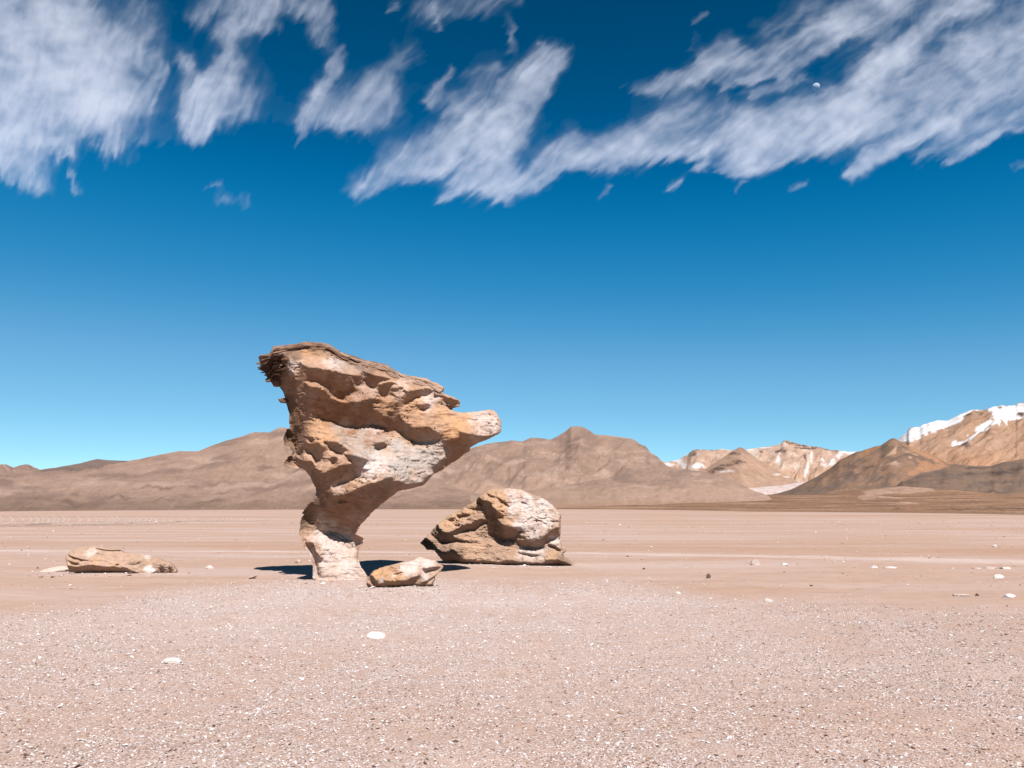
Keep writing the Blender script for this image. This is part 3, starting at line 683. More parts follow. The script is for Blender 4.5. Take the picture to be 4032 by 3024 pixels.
def build_hills():
    far = vcol_material("mountain_slope", .006, .35, 12, .5); near = vcol_material("hill_slope", .012, .3, 5, .5)
    L = []
    L.append(terrain("snow_mountain", A8((560,640),(700,520),(740,490),(820,430),(838,385),(850,375),(930,365),(960,372),(1000,340),(1180,290),(1300,290),(1400,240),(1500,200),(1560,170),(1630,160),(1740,165),(1850,125),(1940,110),(2060,115),(2120,105),(2125,85),(2212,68),(2500,-20),(2800,-60),(3300,-10),(4200,300)), 5200, 7200, [(3300, 1960), (5000, 1960)], 1.0, .13, (95., .5), c_snow, 5, 110, far, 100, jag=3, slant=1.5))
    L.append(terrain("pale_mountains", A9((-300,240),(-60,330),(20,322),(90,328),(200,305),(290,250),(340,210),(375,192),(480,195),(600,200),(680,185),(750,200),(900,198),(950,190),(1040,180),(1130,165),(1220,155),(1310,130),(1338,98),(1345,93),(1390,98),(1500,130),(1600,150),(1740,170),(1850,195),(1960,205),(2040,220),(2120,215),(2200,240),(2300,300),(2500,400)), 5000, 6400, [(2400, 1935), (3600, 1935)], 1.15, .16, (70., .5), c_pale, 4, 80, far, 130, jag=2, slant=.6))
    L.append(terrain("cone_hill", A9((300,500),(380,440),(500,400),(640,310),(700,270),(800,200),(855,172),(880,168),(900,178),(960,225),(1050,285),(1150,340),(1250,400),(1330,450),(1440,510),(1500,545),(1620,580)), 4000, 4600, [(2600, 1935), (3300, 1935)], 1.0, .08, (90., .5), c_cone, 4, 60, far, 160, slant=-1.2))
    flat = vcol_material("salt_flat", .01, .15, 1, .1)
    L.append(terrain("salt_flat", A9((900,606),(1000,612),(1100,603),(1250,590),(1400,570),(1560,545),(1700,530),(1800,520)), 3000, 3900, [(2900, 1945), (3300, 1945)], 1.0, .0, (60., .5), lambda P, Y, t, a, b: mixc(np.ones(P.shape+(3,))*np.array((.80, .66, .62)), (.9, .82, .82), smooth(-.2, .4, fbm(P/60, Y/6, 0, 4, 3))), 4, 12, flat, 170))
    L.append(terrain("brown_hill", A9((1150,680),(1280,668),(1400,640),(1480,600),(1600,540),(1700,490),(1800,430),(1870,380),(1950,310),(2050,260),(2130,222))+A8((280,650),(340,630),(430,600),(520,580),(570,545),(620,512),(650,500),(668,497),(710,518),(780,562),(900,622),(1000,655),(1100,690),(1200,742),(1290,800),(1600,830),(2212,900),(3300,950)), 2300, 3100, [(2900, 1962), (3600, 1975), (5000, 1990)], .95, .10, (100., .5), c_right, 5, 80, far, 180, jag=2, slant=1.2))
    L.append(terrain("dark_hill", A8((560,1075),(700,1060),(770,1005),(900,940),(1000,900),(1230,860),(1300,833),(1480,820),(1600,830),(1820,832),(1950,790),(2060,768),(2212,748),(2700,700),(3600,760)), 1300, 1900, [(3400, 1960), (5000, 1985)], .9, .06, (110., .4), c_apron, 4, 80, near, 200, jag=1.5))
    L.append(terrain("distant_peaks", AL((-400,380),(-100,400),(0,389),(40,388),(90,410),(130,396),(170,388),(190,389),(230,408),(270,425),(400,440)), 6000, 7500, [(-300, 1960), (300, 1960)], 1.0, .1, (30., .5), lambda P, Y, t, a, b: mixc(np.ones(P.shape+(3,))*np.array((.50, .36, .30)), (.36, .25, .21), smooth(0, .5, a-.4)), 3, 50, far, 220))
    L.append(terrain("middle_hill", [(1000, 1700)]+AC((-900,150),(-500,180),(-200,240),(0,300),(190,265),(250,240),(350,215),(450,200),(560,187),(660,195),(700,175),(740,160),(800,165),(900,178),(980,140),(1030,110),(1080,65),(1130,62),(1190,70),(1240,100),(1290,135),(1400,142),(1500,155),(1600,170),(1650,190),(1690,225),(1730,235),(1770,290),(1830,325),(1880,375),(1920,410),(2100,470),(2400,560)), 1500, 2300, [(1000, 1990), (2900, 1990)], 1.0, .15, (130., .45), c_mid, 5, 90, near, 240, jag=2, slant=.7))
    L.append(terrain("low_shoulder", [(1500, 1975), (1800, 1955), (2050, 1935), (2200, 1915), (2400, 1880), (2520, 1846)]+A9((-60,382),(0,383),(200,400),(450,432),(640,478),(780,515),(900,580),(1010,640),(1120,672),(1180,700),(1240,760),(1290,850),(1330,900)), 900, 1300, [(1500, 1996), (2600, 1998), (3150, 2012)], 1.0, .10, (130., .35), c_mid, 6, 50, near, 260))
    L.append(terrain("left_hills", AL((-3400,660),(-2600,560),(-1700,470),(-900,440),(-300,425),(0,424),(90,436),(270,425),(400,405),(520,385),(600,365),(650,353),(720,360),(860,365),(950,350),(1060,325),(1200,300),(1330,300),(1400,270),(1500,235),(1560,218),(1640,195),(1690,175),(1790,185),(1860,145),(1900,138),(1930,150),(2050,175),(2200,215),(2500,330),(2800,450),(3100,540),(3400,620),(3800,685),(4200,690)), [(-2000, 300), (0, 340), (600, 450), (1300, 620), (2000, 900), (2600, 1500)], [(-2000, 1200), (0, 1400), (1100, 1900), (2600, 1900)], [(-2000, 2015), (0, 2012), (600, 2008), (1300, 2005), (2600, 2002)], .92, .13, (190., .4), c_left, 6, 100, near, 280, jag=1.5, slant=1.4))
    L.append(terrain("alluvial_plain", [(1500, 2001), (1900, 1997), (2200, 1988), (2450, 1972), (2700, 1955), (2950, 1950), (3200, 1948), (3400, 1925), (3550, 1915), (3700, 1925), (4032, 1955), (5200, 1960)], [(1500, 800), (2260, 700), (3000, 330), (4032, 205), (5200, 190)], [(1500, 950), (2450, 1500), (3000, 2300), (3500, 1500), (4032, 1250), (5200, 1200)], [(1500, 2003), (2260, 2005), (3000, 2013), (4032, 2022.5), (5200, 2024)], .9, .0, (80., .5), c_fan, 5, 60, vcol_material("fan_soil", .03, .25, 1.0, .3, stretch=(.25, 1, 1)), 300))
def build_tracks():
    V, Q = [], []
    def ribbon(pts, wpx):
        p = np.asarray(pts, float); s = np.linspace(0, len(p)-1, 18)
        qx = np.interp(s, range(len(p)), p[:, 0]); qy = np.interp(s, range(len(p)), p[:, 1])
        for _ in range(2):
            qx[1:-1] = (qx[:-2]+2*qx[1:-1]+qx[2:])/4; qy[1:-1] = (qy[:-2]+2*qy[1:-1]+qy[2:])/4
        x, y = ground_pt(qx, qy); P = np.stack([x, y], 1); T = np.gradient(P, axis=0); T /= np.linalg.norm(T, axis=1)[:, None]
        N = np.stack([-T[:, 1], T[:, 0]], 1); b = len(V)
        w = wpx*np.minimum(1, np.minimum(np.arange(18), 17-np.arange(18))/5.+.15)
        for i in range(18):
            for sg in (-1, 1):
                q = P[i]+N[i]*sg*w[i]; V.append((q[0], q[1], .004))
        for i in range(17): Q.append((b+2*i, b+2*i+1, b+2*i+3, b+2*i+2))
    rnd = random.Random(4)
    bulges = [-60, 20, 90, 160, 215, 262, 300, 335, 372, 398, 440, 470, 545, 606, 655, 690, 742, 770, 800, 848, 880, 905, 942, 985, 1018, 1052, 1104, 1150, 1215, 1240, 1298, 1318, 1425, 1445, 1500, 1525, 1556, 1625, 1660, 1715, 1745, 1775, 1806]
    for bx in bulges:
        s = float(np.interp(bx, [0, 600, 1100, 1300, 1800], [1.25, 1.05, .8, .52, .22]))*rnd.uniform(.85, 1.1); yc = 168+rnd.uniform(-4, 4)-4*(bx > 1200)
        a = [(bx-48*s, yc-36*s), (bx-14*s, yc-20*s), (bx-1*s, yc-4*s), (bx-12*s, yc+10*s), (bx-52*s, yc+21*s), (bx-150*s, yc+31*s), (bx-330*s, yc+40*s)]
        ribbon([(x*.5877, 1950+y*.5877) for x, y in a], rnd.uniform(.09, .17))
    mesh_obj("tyre_tracks", V, Q, flat_material("turned_soil", (.60, .455, .39), ns=.25, amt=.6), kind='structure')

# ================================================================== rocks
def rock_mesh(R, plane, depth_shift=0.0, seed=0, amps=(.05, .028, .014), strata=.012, blocky=.0):
    us, zs, h = R['us'], R['zs'], R['h']; p, q = R['p'], R['q']
    ymin, ymax = -q.max()-3*h, p.max()+3*h
    ys = np.arange(ymin, ymax, h)
    pz, pu = np.gradient(p, h); qz, qu = np.gradient(q, h)
    sp = np.minimum(np.sqrt(1+pz**2+pu**2), 4); sq = np.minimum(np.sqrt(1+qz**2+qu**2), 4)
    f = np.maximum((ys[None, :, None]-p.T[:, None, :])/sp.T[:, None, :], (-q.T[:, None, :]-ys[None, :, None])/sq.T[:, None, :]).astype(np.float32)
    V, Q = surface_nets(f, (us[0], ys[0], zs[0]), h)
    # vertex normals
    a, b, c, d = (V[Q[:, i]] for i in range(4)); fn = np.cross(c-a, d-b)
    N = np.zeros_like(V)
    for i in range(4):
        for k in range(3): N[:, k] += np.bincount(Q[:, i], fn[:, k], len(V))
    N /= np.linalg.norm(N, axis=1)[:, None]+1e-9
    x, y, z = V.T
    w = fbm(x*1.1, y*1.1, z*1.1, 3, seed+9)
    disp = amps[0]*fbm(x*2.2+w, y*2.2, z*2.6, 3, seed+1)
    disp += amps[1]*(ridged(x*4.5, y*4.5, z*7+w*1.5, 3, seed+2)-.6)
    disp += amps[2]*fbm(x*16, y*16, z*24, 3, seed+3, .6)
    zz = z+.10*w+.12*x*.3
    disp += strata*fbm(x*2.0, y*2.0, zz*26, 2, seed+4)
    if blocky:                                                     # stepped plates standing proud of each other
        b_ = fbm(x*1.6, y*1.6, zz*11, 2, seed+5); disp += blocky*(np.floor(b_*5)/5.)
    crack = np.abs(fbm(x*1.5+3, y*1.5, z*4.6+x*.8, 3, seed+6)); disp -= .06*(1-smooth(.0, .05, crack))*smooth(-.25, .15, fbm(x*1.3, y*1.3, z*1.3, 2, seed+7))*min(1, h/.016)
    i = np.clip(np.round((z-zs[0])/h).astype(int), 0, len(zs)-1); j = np.clip(np.round((x-us[0])/h).astype(int), 0, len(us)-1)
    calm = blur(R['sh'].astype(float), 3)[i, j]*(y > -.2)
    edge = R['d'][i, j]
    V = V+N*(disp*(1-.62*calm)*(.4+.6*smooth(0, .16, edge)))[:, None]
    return V, Q, N, (x, y, z)
def unmap(plane, u, z):
    """picture position of a point of the plane, for looking up traced stains and painted shade"""
    X = plane.r[0]*u+plane.n[0]*plane.D; Y = plane.r[1]*u+plane.n[1]*plane.D; Zc = z-CAM_H
    f = Y*cP+Zc*sP; v = -Y*sP+Zc*cP
    return CX+F_PX*X/f, CY-F_PX*v/f
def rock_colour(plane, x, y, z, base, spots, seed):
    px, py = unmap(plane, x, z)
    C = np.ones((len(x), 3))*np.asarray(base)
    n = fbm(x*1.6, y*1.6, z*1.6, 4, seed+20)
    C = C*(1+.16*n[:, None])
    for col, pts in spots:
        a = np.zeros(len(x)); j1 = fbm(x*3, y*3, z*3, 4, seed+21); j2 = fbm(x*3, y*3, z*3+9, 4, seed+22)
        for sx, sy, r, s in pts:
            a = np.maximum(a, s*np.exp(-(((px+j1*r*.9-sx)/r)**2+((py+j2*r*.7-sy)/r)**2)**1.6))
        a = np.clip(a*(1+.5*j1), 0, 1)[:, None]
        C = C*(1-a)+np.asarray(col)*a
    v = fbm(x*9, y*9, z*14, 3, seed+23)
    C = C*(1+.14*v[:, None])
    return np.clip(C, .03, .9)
def split_rock(root, V, Q, C, plane, parts, y0=0.0):
    """V in plane coordinates; parts = [(name, face mask)]"""
    W = plane.world(V[:, 0], V[:, 1]+y0, V[:, 2]).astype(np.float32)
    org = np.array(root.location)
    for name, m in parts:
        q = Q[m]
        if not len(q): continue
        ids, inv = np.unique(q, return_inverse=True)
        mesh_obj(name, W[ids]-org, inv.reshape(q.shape)[:, ::FL], ROCK, C[ids], parent=root, smooth_=True)
FL = 1
ORANGE, WHITE, GREY, DARK, TAN, RUST_AND_SHADE = (.60, .33, .17), (.80, .67, .63), (.47, .41, .375), (.13, .082, .06), (.42, .28, .20), (.34, .175, .10)
def pz1(*a): return [(1000+x*.47016, 1320+y*.47016, r*.47016, s) for x, y, r, s in a]

def stone_tree():
    P = TREE
    def pk(U, Z): return 1+.45*smooth(2.2, 3.6, Z)-.15*np.exp(-((Z-1.7)/.5)**2)
    tl = P.uz(Z1((38,180),(148,145),(170,102),(290,90),(420,66),(560,72),(640,90),(740,152),(900,205),(1100,255),(1230,325),(1440,368),(1585,440),(1727,552),(1760,640),(2005,632),(2080,760)))
    def topcap(U, Z): return .16+1.15*np.maximum(np.interp(U, tl[:, 0], tl[:, 1])-Z, 0)
    R = relief(P, TREE_SIL, TREE_SHADE, TREE_LIT, h=.017, lam=.22, back=1.3, pk=pk, topcap=topcap, eg=.10)
    bu = P.uz([(1500, 1500), (1900, 1500)])[:, 0]; R['q'] = np.where(R['inside'], R['q']*(1+1.7*smooth(bu[0]-1.1, bu[1]-1.4, R['U'])*smooth(1.8, 2.9, R['Z'])), R['q'])
    V, Q, N, (x, y, z) = rock_mesh(R, P, seed=400, amps=(.030, .017, .006), strata=.015, blocky=.012)
    spots = [
     (ORANGE, pz1((440,180,80,.9),(520,175,60,.8),(640,220,60,.5),(1330,600,110,.7),(1280,680,70,.6),(1650,770,120,.95),(1560,710,110,.6),(1750,730,80,.6),(1150,930,90,.8),(1250,910,110,.85),(1450,920,100,.9),(1380,840,110,.7),(1120,1080,70,.75),(1180,990,80,.6),(560,730,90,.7),(600,880,90,.8),(500,880,60,.7),(930,1180,60,.5),(800,1240,70,.5),(900,660,200,.75),(700,640,120,.6),(1000,720,120,.7),(1130,620,100,.4),(640,500,100,.4),(1200,400,120,.4),(1600,860,80,.6))),
     (WHITE, pz1((1920,720,100,.5),(2000,780,100,.65),(1900,810,90,.45),(900,540,110,.9),(960,500,70,.7),(980,1100,130,.9),(1100,1030,120,.7),(1500,980,90,.6),(1350,960,80,.5),(1000,800,110,.8),(850,800,80,.6),(760,1280,90,.6),(700,260,90,.6),(360,290,60,.6),(1250,430,110,.4),(1450,560,80,.6))),
     (GREY, pz1((760,260,80,.7),(860,300,60,.6),(830,850,170,.8),(900,950,150,.7),(1050,880,60,.8),(1300,1060,230,.85),(1450,1040,140,.8),(1200,1180,120,.7),(700,770,60,.8))),
     (RUST_AND_SHADE, pz1((330,600,130,.9),(330,420,90,.7),(370,800,110,.8),(480,420,90,.6),(880,660,260,.9),(620,640,130,.9),(1100,720,120,.8),(700,440,90,.6),(1350,800,110,.6),(560,1250,130,.7),(800,1400,160,.8),(650,1500,160,.8),(1050,1310,120,.6),(1680,960,120,.7),(780,1560,120,.6),(700,1150,90,.6),(980,380,80,.5),(1150,330,90,.45),(1350,440,90,.4),(850,260,80,.35),(1100,560,90,.35),(760,330,80,.4))),  # reddish-brown stains, plus shade of recesses, left flank and neck painted into the colour
     (DARK, pz1((120,180,110,.8),(150,330,130,.8),(300,140,130,.75),(480,110,120,.8),(640,120,110,.75),(800,200,90,.7),(560,90,80,.8),(900,225,90,.75),(1020,265,90,.7),(1140,300,80,.6),(1280,350,60,.5),(200,250,120,.8),(260,880,50,.8),(290,1050,60,.8),(250,600,110,.7),(300,820,100,.7),(330,980,80,.6),(480,1400,110,.6),(430,1500,90,.75),(400,1580,60,.7))),  # dark cap varnish; left flank and neck spots are shade put into colour
     ((.66, .53, .475), [(1290,2110,70,.9),(1330,2160,90,.9),(1330,2230,110,.95),(1270,2250,80,.9),(1390,2250,80,.8)]),
    ]
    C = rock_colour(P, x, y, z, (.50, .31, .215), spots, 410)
    lx, ly = ground_pt(1340, 2290)
    root = empty("rock_formation", (float(lx), float(ly), 0), "tall wind-carved tree-shaped rock with narrow neck, jutting snout and dark slabby top", "rock formation")
    px, py = unmap(P, x, z); fx, fy_ = px[Q].mean(1), py[Q].mean(1)
    # vertical regions follow the natural joints
    top = np.interp(fx, [1000, 1085, 1180, 1300, 1390, 1500, 1620, 1700, 1820, 2100], [1420, 1400, 1395, 1385, 1440, 1452, 1495, 1530, 1300, 1200])
    cap = fy_ < top
    sn = (fx > 1740) & (fy_ > 1600)
    foot = fy_ > 2206
    stem = (fy_ > 1990) & ~foot
    rest = ~(cap | foot | sn | stem)
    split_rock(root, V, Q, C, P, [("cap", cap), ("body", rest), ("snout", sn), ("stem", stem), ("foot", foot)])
    build_slabs(root, P, R)
def build_slabs(root, P, R):
    """thin broken plates of the cap, each a part"""
    rnd = random.Random(12); nr = np.random.RandomState(5)
    tl = P.uz(Z1((38,180),(75,172),(148,150),(170,104),(290,92),(420,68),(560,74),(640,92),(740,154),(900,207),(1100,257),(1230,327),(1440,370),(1585,442)))
    def topz(u): return np.interp(u, tl[:, 0], tl[:, 1])
    def pat(px_, py_):
        q = P.uz([(px_, py_)])[0]; return q
    us, zs = R['us'], R['zs']
    def front(u, z):
        i = np.clip(((z-zs[0])/R['h']).astype(int), 0, len(zs)-1); j = np.clip(((u-us[0])/R['h']).astype(int), 0, len(us)-1)
        return R['p'][i, j], R['q'][i, j]
    specs = []   # z1 x-start, x-end, offset below the top line (z1 px), thickness (m), overhang
    for k in range(14):
        off = 2+k*16.5
        a = 34+max(0, k-3)*8+rnd.uniform(-14, 30); 
        b = rnd.choice([620, 760, 900, 1020, 1180]) - k*18+rnd.uniform(-60, 60) if k < 4 else rnd.uniform(250, 385)-k*4
        if k < 3: a = [165, 150, 60][k]; b = [640, 900, 1150][k]
        specs.append((a, max(b, 240), off, rnd.uniform(.03, .05), rnd.uniform(.02, .20)))
    for a, b, off in [(420,760,30),(470,840,52),(520,900,20),(360,640,44),(600,1000,14),(640,930,60),(700,1160,2),(880,1240,10),(1000,1440,8),(1180,1480,16),(1290,1590,10),(1400,1585,24),(1440,1580,42),(900,1420,34),(1080,1460,50),(740,1120,30),(700,980,44)]:
        specs.append((a, b, off, rnd.uniform(.035, .06), rnd.uniform(.03, .10)))
    # broken ends fanning out to the left under the cap
    for k in range(9):
        zz = 182+k*25
        specs.append((40+k*13+rnd.uniform(-6, 12)+(8 if k > 3 else 0), 215+rnd.uniform(-10, 60), None, .075, .0, zz))
    specs += [(222, 300, None, .05, 0, 532), (1500, 1600, None, .05, .02, 480), (1560, 1727, None, .07, .03, 548)]
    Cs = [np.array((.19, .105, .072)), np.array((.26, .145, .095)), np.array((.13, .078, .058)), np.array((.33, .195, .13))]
    for i, sp in enumerate(specs):
        xa, xb, off, th, ov = sp[:5]
        ua = pat(1000+xa*.47016, 1400)[0]; ub = pat(1000+xb*.47016, 1400)[0]
        n = max(8, int((ub-ua)/.07)); u = np.linspace(ua, ub, n)
        nz = .018*fbm(u*3, 0, i*.7, 3, 501)
        if off is None:
            z0 = pat(1000+xa*.47016, 1320+sp[5]*.47016)[1]; slope = -.10 if xa < 1000 else -.22
            if xa > 1000: slope = -.16
            top = z0+slope*(u-ua)+nz
        else:
            top = topz(u)-off*.47016*P.D/F_PX+nz+(.02*np.floor(3*fbm(u*1.7, i*2.1, 0, 2, 509))/3 if i % 2 else 0)
        f, q = front(u, top-.03)
        f = np.maximum(f, .0)+ov+.07*fbm(u*2.2, i*1.3, 0, 4, 502); qb = -np.maximum(q, .05)*rnd.uniform(.55, .95)
        if off is None and xa < 400: f = np.clip(f, .02, .5)*rnd.uniform(.5, 1.0)+.0; qb = qb-.25
        endt = np.minimum(1, np.minimum(np.arange(n), np.arange(n)[::-1])/2.+.5)
        thk = th*endt*(1+.4*fbm(u*6, i, 3, 2, 503))
        mid = (f+qb)/2; f = mid+(f-mid)*(.35+.65*endt) if off is not None else f; 
        m = 6; ring = []
        for s, t in [(1, 0), (1.0, -.55), (.985, -1), (0, -1), (-1, -.9), (-1, 0), (0, .0), (.6, .05)]:
            yy = mid+(f-mid)*s if s >= 0 else mid+(qb-mid)*(-s)
            ring.append(np.stack([u+.006*nr.randn(n), yy+.006*nr.randn(n), top+thk*t+.003*nr.randn(n)-.16*np.maximum(yy, 0)], 1))
        ring = np.array(ring); k = ring.shape[0]; V = ring.transpose(1, 0, 2).reshape(-1, 3)
        Q = []
        for a in range(n-1):
            for b in range(k): Q.append((a*k+b, a*k+(b+1) % k, (a+1)*k+(b+1) % k, (a+1)*k+b))
        for a, rev in ((0, 1), (n-1, 0)):
            o = a*k
            for qd in ((0, 1, 2, 3), (0, 3, 4, 5), (0, 5, 6, 7)):
                Q.append(tuple(o+x for x in (qd[::-1] if rev else qd)))
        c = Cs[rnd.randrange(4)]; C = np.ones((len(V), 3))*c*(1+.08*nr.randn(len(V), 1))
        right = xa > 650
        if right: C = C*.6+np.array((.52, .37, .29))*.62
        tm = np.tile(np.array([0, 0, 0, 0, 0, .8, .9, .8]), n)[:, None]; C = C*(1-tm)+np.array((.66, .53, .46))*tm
        W = P.world(V[:, 0], V[:, 1], V[:, 2])-np.array(root.location)
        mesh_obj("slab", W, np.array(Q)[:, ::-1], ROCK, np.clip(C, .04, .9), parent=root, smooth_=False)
def Z6(*a): return [(1640+x*.29837, 1900+y*.29837) for x, y in a]
def Z7(*a): return [(1400+x*.19892, 2160+y*.19892) for x, y in a]
def Z3(*a): return [(100+x*.36166, 2080+y*.36166) for x, y in a]
def boulder():
    P = BOULDER
    WHITE, ORANGE = (.70, .60, .565), (.56, .34, .20)
    sil = Z6((85,785),(130,760),(165,715),(215,670),(235,660),(250,630),(300,580),(335,540),(380,520),(400,495),(450,440),(540,400),(640,350),(700,315),(780,270),(830,235),(900,170),(960,120),(1020,78),(1050,68),(1150,75),(1300,90),(1400,100),(1500,145),(1650,195),(1740,245),(1800,300),(1860,360),(1915,415),(1912,480),(1910,560),(1912,640),(1905,710),(1890,740),(1920,790),(1930,840),(1990,860),(1985,900),(1940,930),(1960,970),(2020,1010),(2060,1045),(2105,1090),(2090,1125),(2050,1120),(1960,1085),(1860,1075),(1720,1100),(1560,1100),(1400,1100),(1250,1100),(1100,1100),(950,1095),(800,1075),(650,1065),(400,1050),(350,1000),(310,940),(270,890),(160,880),(140,840))
    sh = [Z6((825,240),(900,180),(940,230),(1010,240),(1070,270),(1060,310),(1100,330),(1180,400),(1200,460),(1130,440),(1120,470),(1180,530),(1260,570),(1330,580),(1420,570),(1440,640),(1380,660),(1340,720),(1280,750),(1200,765),(1080,740),(1050,680),(1000,600),(980,520),(980,470),(940,340),(880,280)),
     Z6((330,555),(370,540),(420,640),(500,650),(560,620),(640,570),(780,520),(900,470),(990,490),(960,520),(880,560),(790,625),(750,610),(640,660),(540,700),(640,740),(900,790),(700,775),(540,770),(400,800),(360,780),(340,740),(260,680),(260,640),(310,690),(360,660)),
     Z6((85,785),(130,760),(200,740),(250,745),(290,790),(340,870),(360,940),(350,1000),(310,930),(270,890),(160,880)),
     Z6((380,900),(480,890),(540,850),(590,880),(640,950),(660,990),(900,1010),(1150,1025),(1290,1000),(1500,1030),(1700,1040),(1760,1000),(1900,1000),(2000,1040),(2105,1090),(2090,1130),(1720,1110),(400,1060),(350,1000)),
     Z6((1360,740),(1500,745),(1660,730),(1740,680),(1800,620),(1900,570),(1905,700),(1800,740),(1720,790),(1680,850),(1560,865),(1440,850),(1370,800)),
     Z6((1740,795),(1830,800),(1900,850),(1930,890),(1900,900),(1840,850),(1780,830)), Z6((1370,900),(1500,920),(1700,945),(1560,965),(1400,930)),
     Z6((990,150),(1090,180),(1080,205),(1000,180)), Z6((1110,190),(1200,230),(1280,310),(1260,320),(1150,240)), Z6((590,420),(740,405),(760,435),(600,450)),
     Z6((1420,250),(1480,258),(1485,280),(1420,268)), Z6((480,480),(560,460),(540,500),(490,505)), Z6((560,540),(640,530),(630,560),(570,560)), Z6((700,340),(800,330),(900,330),(920,320),(890,350),(740,350)),
     Z6((1580,490),(1640,460),(1640,500),(1600,505)), Z6((1800,490),(1900,500),(1900,515),(1810,505))]
    R = relief(P, sil, sh, [], h=.016, lam=.18, back=1.3, bump=.05, thick=1.2, over=2.0, eg=.07)
    V, Q, N, (x, y, z) = rock_mesh(R, P, seed=430, amps=(.02, .022, .013), strata=.016, blocky=.02)
    def s6(*a): return [(1640+X*.29837, 1900+Y*.29837, r*.29837, s) for X, Y, r, s in a]
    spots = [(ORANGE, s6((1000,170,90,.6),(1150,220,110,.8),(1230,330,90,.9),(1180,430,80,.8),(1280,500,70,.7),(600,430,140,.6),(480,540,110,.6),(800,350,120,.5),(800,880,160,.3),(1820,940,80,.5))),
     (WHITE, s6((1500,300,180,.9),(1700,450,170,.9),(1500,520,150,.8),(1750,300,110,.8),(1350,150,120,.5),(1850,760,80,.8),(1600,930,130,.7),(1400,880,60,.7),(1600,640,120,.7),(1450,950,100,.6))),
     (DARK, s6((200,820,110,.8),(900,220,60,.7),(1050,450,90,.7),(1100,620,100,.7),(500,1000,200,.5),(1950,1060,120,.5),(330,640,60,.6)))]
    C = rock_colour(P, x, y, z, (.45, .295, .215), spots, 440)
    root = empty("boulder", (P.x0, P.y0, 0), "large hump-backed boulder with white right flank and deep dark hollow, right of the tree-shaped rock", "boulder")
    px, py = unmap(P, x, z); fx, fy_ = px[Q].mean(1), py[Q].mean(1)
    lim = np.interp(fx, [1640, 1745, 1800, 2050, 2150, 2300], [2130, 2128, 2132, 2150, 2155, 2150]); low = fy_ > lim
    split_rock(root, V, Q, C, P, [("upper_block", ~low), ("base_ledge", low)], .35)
def chunk():
    P = CHUNK
    WHITE = (.70, .58, .53)
    sil = Z7((225,640),(240,590),(310,500),(350,450),(480,385),(600,350),(720,320),(860,285),(960,255),(1080,250),(1180,215),(1250,140),(1275,125),(1300,170),(1380,210),(1480,230),(1560,235),(1640,290),(1745,350),(1700,430),(1620,500),(1560,560),(1575,610),(1530,680),(1540,730),(1450,740),(1200,745),(1000,750),(860,765),(700,780),(560,805),(430,835),(300,850),(240,810),(215,720))
    sh = [Z7((600,605),(760,620),(960,610),(1060,600),(1120,560),(1250,520),(1300,480),(1290,560),(1230,620),(1180,690),(1000,690),(720,720),(450,800),(430,790),(450,690),(470,700),(580,640)),
     Z7((310,520),(350,505),(400,560),(440,640),(460,720),(430,790),(410,790),(370,700),(330,680),(320,600)), Z7((230,650),(300,700),(350,800),(300,840),(240,800)),
     Z7((1370,390),(1440,370),(1640,340),(1690,350),(1640,400),(1540,430),(1450,440),(1400,490),(1345,430)), Z7((1300,680),(1450,600),(1550,540),(1560,560),(1450,650),(1370,690)),
     Z7((500,760),(860,700),(1100,690),(1400,690),(1540,690),(1540,760),(1000,770),(500,840)), Z7((760,500),(860,460),(960,450),(850,490),(770,515))]
    R = relief(P, sil, sh, [], h=.0105, lam=.3, eg=.03, thick=1.2, back=1.4, bump=.02, litslope=-.8)
    V, Q, N, (x, y, z) = rock_mesh(R, P, seed=460, amps=(.012, .014, .010), strata=.012, blocky=.012)
    def s7(*a): return [(1400+X*.19892, 2160+Y*.19892, r*.19892, s) for X, Y, r, s in a]
    spots = [(ORANGE, s7((480,480,110,.8),(650,450,120,.6),(830,400,110,.5),(900,520,100,.7),(700,660,180,.5),(1290,330,70,.6))),
     (WHITE, s7((1180,280,160,.95),(1000,380,120,.7),(1450,290,160,.9),(1150,430,130,.9),(1030,490,70,.8),(780,510,50,.8),(1400,560,120,.6),(560,640,60,.6)))]
    C = rock_colour(P, x, y, z, (.45, .285, .20), spots, 470)
    root = empty("rock_chunk", (P.x0, P.y0, 0), "low orange and white rock lying in front, at the foot of the tree-shaped rock", "rock")
    split_rock(root, V, Q, C, P, [("stone", np.ones(len(Q), bool))], 0)
